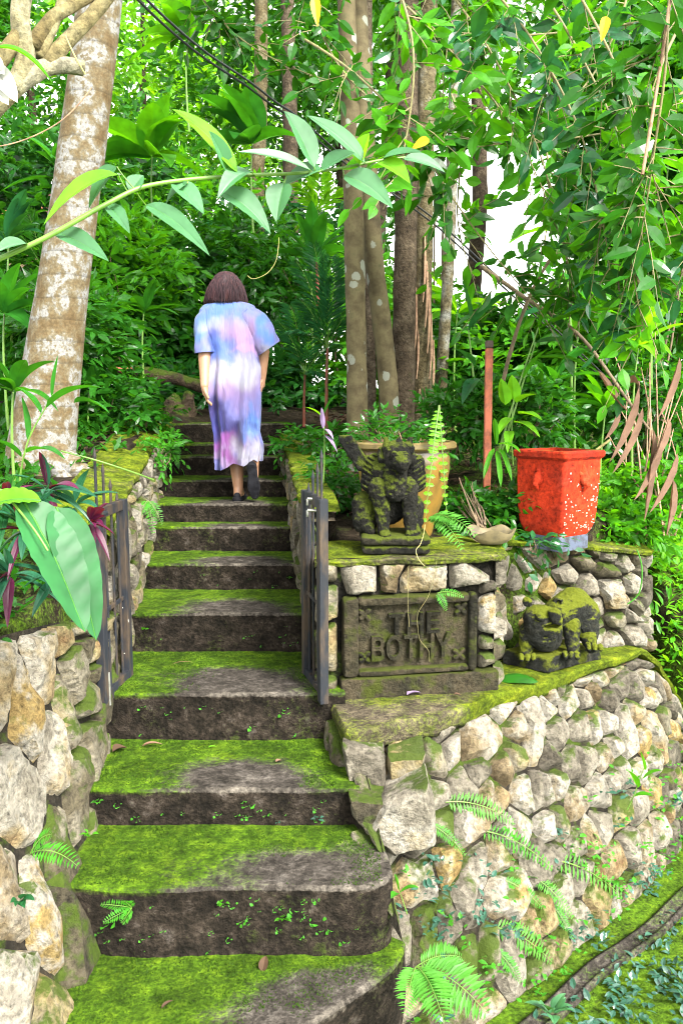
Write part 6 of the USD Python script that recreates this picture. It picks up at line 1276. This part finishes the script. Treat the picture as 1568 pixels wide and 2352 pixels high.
def carpet(name, label, cat, pts, m, l0, l1, wr, per, seed, prof='ovate', lift=.02, el=(.05, .9), rows=2):
    rng = np.random.default_rng(seed); n = len(pts) * per
    b = np.repeat(pts, per, 0) + np.c_[rng.normal(0, l1 * .7, (n, 2)), rng.uniform(0, lift, n)]
    a, e = rng.uniform(0, 2 * np.pi, n), rng.uniform(*el, n); d = np.c_[np.cos(a) * np.cos(e), np.sin(a) * np.cos(e), np.sin(e)]
    L_ = rng.uniform(l0, l1, n); v, f = leaves(b, d, np.c_[rng.normal(0, .25, (n, 2)), np.ones(n)], L_, L_ * wr, .25, rows, prof=prof)
    return top(name, (v, f), m, label, cat, kind='stuff')
rng = np.random.default_rng(90)
q = rng.uniform(0, 1, (900, 2)); pts = ga + gd * (q[:, :1] * 2.9 - .3) + gn * (.05 + q[:, 1:] ** 1.0 * 1.5)
pts = pts[fbm(pts * 5, 3, 6) > .44 - .35 * smoothstep(.3, .0, (pts - ga) @ gn)]; pts[:, 2] = ground_z(pts[:, 0], pts[:, 1])
carpet('creeping_groundcover', 'bluish oval leaved creeper covering the ground beside the drain', 'ground cover', pts, 'leaf_blue', .025, .055, .55, 5, 91, lift=.035, rows=3)
q = rng.uniform(0, 1, (520, 2)); ss, tt2 = q[:, 0] * 2.4, q[:, 1] ** 1.5 * .62
cp = surf(ss, tt2) + nrm(ss, tt2) * flip * .02; ok = (fbm(cp * 5, 3, 9) > .56 + .10 * (q[:, 0] > .3)) 
carpet('creeping_groundcover', 'bluish oval leaved creeper climbing over the lowest stones of the curved wall', 'ground cover', cp[ok] + [0, -.03, 0], 'leaf_blue', .02, .05, .55, 5, 92, lift=.03, rows=3)
carpet('creeping_groundcover', 'small bright green leaves growing among the lowest stones of the curved wall', 'ground cover', cp[~ok & (rng.uniform(0, 1, len(cp)) < .25)] + [0, -.03, .0], 'fern_green', .015, .04, .6, 4, 93, lift=.03, rows=3)
q = rng.uniform(0, 1, (5200, 2)); pts = np.c_[1.95 + q[:, 0] * 2.2, 3.9 + q[:, 1] * 3.2, np.zeros(len(q))]; pts[:, 2] = ground_z(pts[:, 0], pts[:, 1]); pts = pts[(pts[:, 2] > ZG + .12)]
pts = pts[shapely.distance(shapely.points(pts[:, 0], pts[:, 1]), sg.LineString([p[:2] for p in tops + [(1.7, 7, 0)]])) > .12]
carpet('bank_groundcover', 'bright leafy ground cover on the slope right of the walls', 'ground cover', pts[::2], 'leaf_lime', .04, .11, .35, 5, 94, lift=.06, el=(.1, 1.2), rows=3, prof='lance')
carpet('bank_groundcover', 'pale grassy leaves on the slope right of the walls', 'ground cover', pts[1::3], 'leaf_light', .05, .12, .3, 4, 95, lift=.06, el=(.1, 1.2), rows=3, prof='lance')
q = rng.uniform(0, 1, (1500, 2)); pts = np.c_[-1.42 - q[:, 0] * 1.6, 2.9 + q[:, 1] * 4.6, np.zeros(len(q))]; pts[:, 2] = ground_z(pts[:, 0], pts[:, 1])
pts = pts[(pts[:, 0] < -1.75) | (pts[:, 1] < 4.0) | (rng.uniform(0, 1, len(pts)) < .06)]
carpet('bank_groundcover', 'dark green leafy ground cover on the left bank behind the wall', 'ground cover', pts, 'leaf_mid', .05, .12, .38, 5, 96, lift=.08, el=(.1, 1.2), rows=3)
q = rng.uniform(0, 1, (3000, 2)); pts = np.c_[-.25 + q[:, 0] * 1.5, 5.0 + q[:, 1] * 3.2, np.zeros(len(q))]; pts = pts[pts[:, 0] > -.2 - (pts[:, 1] - 5) * .09]; pts[:, 2] = ground_z(pts[:, 0], pts[:, 1]) + .006
carpet('leaf_litter', 'brown dead leaves scattered on the soil right of the upper steps', 'leaf litter', pts[:1500], 'leaf_litter', .04, .10, .45, 1, 97, lift=.02, el=(-.1, .4))
q = rng.uniform(0, 1, (900, 2)); pts = np.c_[-1.6 - q[:, 0] * 1.3, 5.6 + q[:, 1] * 2.4, np.zeros(len(q))]; pts[:, 2] = ground_z(pts[:, 0], pts[:, 1]) + .006
carpet('leaf_litter', 'brown dead leaves on the soil left of the upper steps', 'leaf litter', pts, 'leaf_litter', .04, .10, .45, 1, 98, lift=.02, el=(-.1, .4))

# ------------------------------------------------------------------ seedlings and moss sprouts on the risers
rng = np.random.default_rng(55); protos = []
for k in range(4):
    sp__ = rosette(rng, (0, 0, 0), 4 + k % 3, .016, .009, el=(-.2, .9), sag=.1); mb = MB()
    for a_, b_, w_2, s_, r_ in sp__: mb.add(*leaves(a_, np.asarray(b_) - a_, (0, -.4, 1), np.linalg.norm(np.asarray(b_) - a_), w_2, .2, 3))
    protos.append(mb)
wn = {0: 'lowest', 1: 'second', 2: 'third', 3: 'fourth', 4: 'fifth', 5: 'sixth'}
cnt = {0: 40, 1: 20, 2: 14, 3: 9, 4: 6}
first = {}
for k, n in cnt.items():
    Y, z, xl, xr = STEP[k + 1]; zlo = STEP[k][1] if k else Z0
    for j in range(n):
        x = rng.uniform(xl + .06, xr - .06); zz = rng.uniform(zlo + .012, z - .05); loc = (x, Y - .014, zz); pk = j % 4; sc = rng.uniform(.6, 1.9) if rng.random() < .85 else 2.6
        lab = f'tiny green seedlings sprouting from the dark riser above the {wn[k]} visible tread'; g_ = f'seedlings on the riser above the {wn[k]} tread'
        if pk not in first:
            t = thing('seedling', lab, 'seedling', loc, g_, None, rng.uniform(-.5, .5)); LOC[str(t.GetPath())] = np.zeros(3)
            part(t, 'foliage', protos[pk], 'fern_green', kind='stuff'); first[pk] = t
        else: dup(first[pk], 'seedling', loc, rng.uniform(-.5, .5), sc, lab, g_)
pcs = [(-.42, 3.30, .09, .030, 'leaf_blue', 'dark bluish seedling at the foot of the third riser, right of the middle', 730, 1882), (-.42, 3.30, .09, .022, 'leaf_blue', 'small bluish seedling beside the larger dark one on the second tread', 636, 1888), (0, 0, 0, .03, 'fern_green', 'green seedling on the left end of the second tread', 224, 1842), (0, 0, 0, .035, 'leaf_light', 'leafy seedling at the left end of the lowest tread corner', 206, 1918), (0, 0, 0, .03, 'leaf_light', 'seedling left of the gate step, in the corner by the gate', 330, 1448), (0, 0, 0, .028, 'leaf_light', 'long leaf seedling at the right end of the fifth step, by the gate', 662, 1328), (0, 0, 0, .03, 'leaf_light', 'seedling at the right end of the third tread', 752, 1752), (0, 0, 0, .035, 'leaf_light', 'bright leafy seedling on the lowest riser, right of the middle', 648, 2110), (0, 0, 0, .03, 'leaf_light', 'bright seedling in the middle of the lowest riser', 512, 2075)]
for k, (x, y, z, l_, m, lab, u, v) in enumerate(pcs):
    Yk = {1: 2.85, 2: 3.30, 3: 3.82, 4: 4.49, 5: 5.10}[1 if v > 1900 else 2 if v > 1800 else 3 if v > 1600 else 4 if v > 1420 else 5]
    c = P(u, v, Yk); leafy('step_seedling', lab, 'seedling', c, rosette(np.random.default_rng(k), c, 6, l_, l_ * .45, el=(.0, .9), az=(np.pi, 2 * np.pi)), m, prof='ovate')
leafy('wall_seedling', 'blue green leafy sprout between the big ochre stones at the left edge', 'seedling', P(45, 2070, 2.3), rosette(np.random.default_rng(5), P(45, 2070, 2.28), 7, .055, .026, az=(np.pi, 2 * np.pi)), 'leaf_cool', prof='ovate')
leafy('leafy_sprout', 'light green sprout with three broad leaves beside the rounded end of the second step', 'plant', P(915, 2060, 2.72), [(P(918, 2050, 2.7), P(962, 2040, 2.66), .03, .1), (P(915, 2045, 2.7), P(905, 2008, 2.7), .03, .1), (P(912, 2052, 2.7), P(898, 2065, 2.66), .03, .1)], 'fern_green', prof='ovate', stems=[[P(935, 2100, 2.72), P(920, 2055, 2.7), P(912, 2030, 2.7)]], stem_r=.002)
leafy('leafy_sprout', 'light green climbing sprout in front of the curved wall at the right edge', 'plant', P(1450, 1850, 3.9), [(P(1475, 1790, 3.9), P(1520, 1770, 3.85), .05, .1), (P(1465, 1810, 3.9), P(1440, 1770, 3.85), .045, .1), (P(1480, 1770, 3.9), P(1470, 1725, 3.9), .04, .05), (P(1455, 1830, 3.9), P(1500, 1830, 3.85), .045, .1)], 'leaf_light', prof='ovate', stems=[[P(1440, 1860, 3.92), P(1462, 1810, 3.9), P(1480, 1760, 3.9)]], stem_r=.003)
leafy('leafy_sprout', 'glossy green plant at the bottom edge right of the wall foot', 'plant', P(1270, 2352, 2.7), rosette(np.random.default_rng(9), P(1265, 2330, 2.7), 8, .085, .042, az=(np.pi * .8, 2.2 * np.pi), el=(.2, 1.1)), 'leaf_waxy', prof='ovate')
# ------------------------------------------------------------------ single leaves
def fallen(u, v, z, l_, w, az, m, lab, el=.05):
    c = PZ(u, v, z) + [0, 0, .012]; d = np.array([math.cos(az), math.sin(az), el])
    top('fallen_leaf', big_leaf(c - d * l_ / 2, c + d * l_ / 2, w, .10, n=8, prof='ovate', fold=.3, ripple=.6, seed=int(u)), m, lab, 'leaf', smooth=True)
fallen(607, 2222, Z0, .05, .036, 1.4, 'leaf_litter', 'pinkish brown fallen leaf standing on the lowest tread', .6)
fallen(275, 1728, .24, .07, .05, .6, 'leaf_litter', 'curled dark brown leaf at the left end of the third tread')
fallen(350, 1718, .24, .10, .022, .1, 'leaf_brown', 'long tan fallen leaf at the left back of the third tread')
fallen(640, 1755, .24, .03, .02, .5, 'leaf_brown', 'small orange fallen leaf on the third tread, right of the middle')
fallen(488, 1722, .24, .04, .012, .2, 'leaf_lime', 'small lime fallen leaf on the third tread, near its middle')
fallen(420, 1530, .475, .12, .006, .1, 'leaf_brown', 'thin twig like brown leaf on the fourth tread')
fallen(950, 1600, ZL, .075, .045, .3, 'leaf_mauve', 'mauve fallen leaf on the slab below the sign')
fallen(1010, 1592, ZL, .05, .02, .5, 'leaf_litter', 'brown fallen leaf on the slab right of the mauve one')
fallen(1050, 1602, ZL, .04, .016, -.4, 'leaf_brown', 'pale tan fallen leaf on the slab below the right end of the sign')
fallen(385, 2315, Z0, .05, .014, .8, 'leaf_litter', 'dark curled leaf at the front of the lowest tread')
fallen(900, 1590, ZL, .03, .018, 1.2, 'leaf_litter', 'tiny brown leaf on the slab below the left half of the sign')
top('fallen_leaf', big_leaf(PZ(1142, 1560, ZL) + [0, 0, .01], PZ(1236, 1572, ZL) + [0, 0, .012], .10, .12, up=(0, -.25, 1), n=12, prof='broad', fold=-.2, ripple=.2), 'leaf_mid', 'broad olive green leaf lying on the ledge in front of the crouching beast', 'leaf', smooth=True)
for (a, b, w, Y, lab) in (((722, -8), (729, 60), .045, 3.8, 'yellow leaf hanging at the top edge'), ((1392, 36), (1380, 96), .05, 4.2, 'yellow leaf hanging at the upper right'), ((985, 318), (945, 342), .05, 4.6, 'olive yellow leaf above the right end of the spray')):
    top('hanging_leaf', big_leaf(P(*a, Y), P(*b, Y), w, .03, up=(0, -1, .1), n=10, prof='ovate'), 'leaf_yellow', lab, 'leaf', smooth=True)
# vines
for pts, r, m, lab in (([(1002, 1290, 3.88), (985, 1365, 3.86), (958, 1418, 3.87), (962, 1465, 3.88), (985, 1500, 3.89), (986, 1520, 3.89)], .0012, 'twig_olive', 'olive creeper stem hanging down the middle of the carved sign'), ([(938, 1300, 3.88), (936, 1370, 3.86), (940, 1440, 3.88)], .0012, 'twig_olive', 'shorter thin creeper stem hanging on the left half of the sign'), ([(1462, 1262, 4.75), (1474, 1310, 4.72), (1468, 1360, 4.7), (1440, 1388, 4.7)], .004, 'fern_green', 'lime green tendril curling over the right end of the upper wall'), ([(640, 545, 4.2), (636, 590, 4.2), (612, 628, 4.2), (580, 640, 4.2), (568, 632, 4.2)], .0014, 'vine_tan', 'pale curled tendril hanging above the head of the person'), ([(975, 1205, 4.05), (965, 1250, 3.98), (955, 1265, 3.95), (975, 1300, 3.9)], .0016, 'vine_tan', 'yellow creeper stem on the plinth of the winged lion'), ([(150, 80, 1.7), (168, 120, 1.7), (196, 170, 1.72)], .0015, 'vine_tan', 'thin thread hanging from the thick branches'), ([(210, 200, 2.6), (120, 290, 2.6), (0, 335, 2.6)], .002, 'dry_stalk', 'dry thread in front of the palm trunk at the upper left'), ([(1540, -20, 3.9), (1530, 60, 3.9), (1500, 250, 3.9), (1475, 400, 3.9)], .008, 'dry_stalk', 'pale bent twig hanging at the upper right edge')):
    top('creeper_stem', tube(curve([P(*w) for w in pts], 30), r, 6), m, lab, 'vine', smooth=True)
for k in range(1): pass
# roots beside the post
rt = thing('root_bundle', 'bundle of dark thin roots leaning between the urn and the rusty post', 'roots', P(1110, 1225, 4.6)); rng = np.random.default_rng(77); mb = MB()
for k in range(22):
    a = P(1108 + rng.normal(0, 6), 1215 + rng.normal(0, 5), 4.55); b = P(1058 + rng.uniform(-8, 40), 1105 + rng.uniform(-10, 60), 4.75); mb.add(*tube(curve([a, (a + b) / 2 + rng.normal(0, .012, 3), b], 7), [.005, .004, .002], 4))
part(rt, 'strands', mb, 'twig_brown', True, kind='stuff')

# ------------------------------------------------------------------ raised moss on the lower treads
rng = np.random.default_rng(123)
for k, nm in ((0, 'lowest'), (1, 'second'), (2, 'third'), (3, 'fourth')):
    z = STEP[k][1] if k else Z0; y1 = STEP[k + 1][0] - .02; y0 = STEP[k][0] + .005 if k else 2.25; xl, xr = (STEP[k][2] - .02, STEP[k][3] - .02) if k else (-.98, .16)
    n = [9000, 7000, 6000, 5000][k]; x, y = rng.uniform(xl, xr, n), rng.uniform(y0, y1, n); fx, fy = (x - xl) / (xr - xl), (y - y0) / (y1 - y0)
    if k == 0: ok = sg.Polygon([tuple(p) for p in f0] + [(.19, 2.9), (-1.05, 2.9)]).buffer(-.02); ok = shapely.contains_xy(ok, x, y)
    else: ok = np.ones(n, bool)
    wear = np.exp(-((fx - .6) / .28) ** 2) * smoothstep(.85, .2, fy)
    ok &= (fbm(np.c_[x * 9, y * 9, x * 0], 4, k) - .5) * 1.6 + .62 - wear * 1.15 > rng.uniform(0, .55, n)
    x, y = x[ok], y[ok]; m_ = len(x); hgt = fbm(np.c_[x * 14, y * 14, x * 0], 3, 7)
    d = np.c_[rng.normal(0, .55, (m_, 2)), np.ones(m_)]
    v, f = leaves(np.c_[x, y, np.full(m_, z - .004)], d, rdir(rng, m_), .006 + .012 * hgt * rng.uniform(.5, 1.2, m_), .0055, .3, 2, prof='lance')
    top('moss', (v, f), 'moss_blade', f'raised tufts of green moss on the {nm} tread', 'moss', kind='stuff')
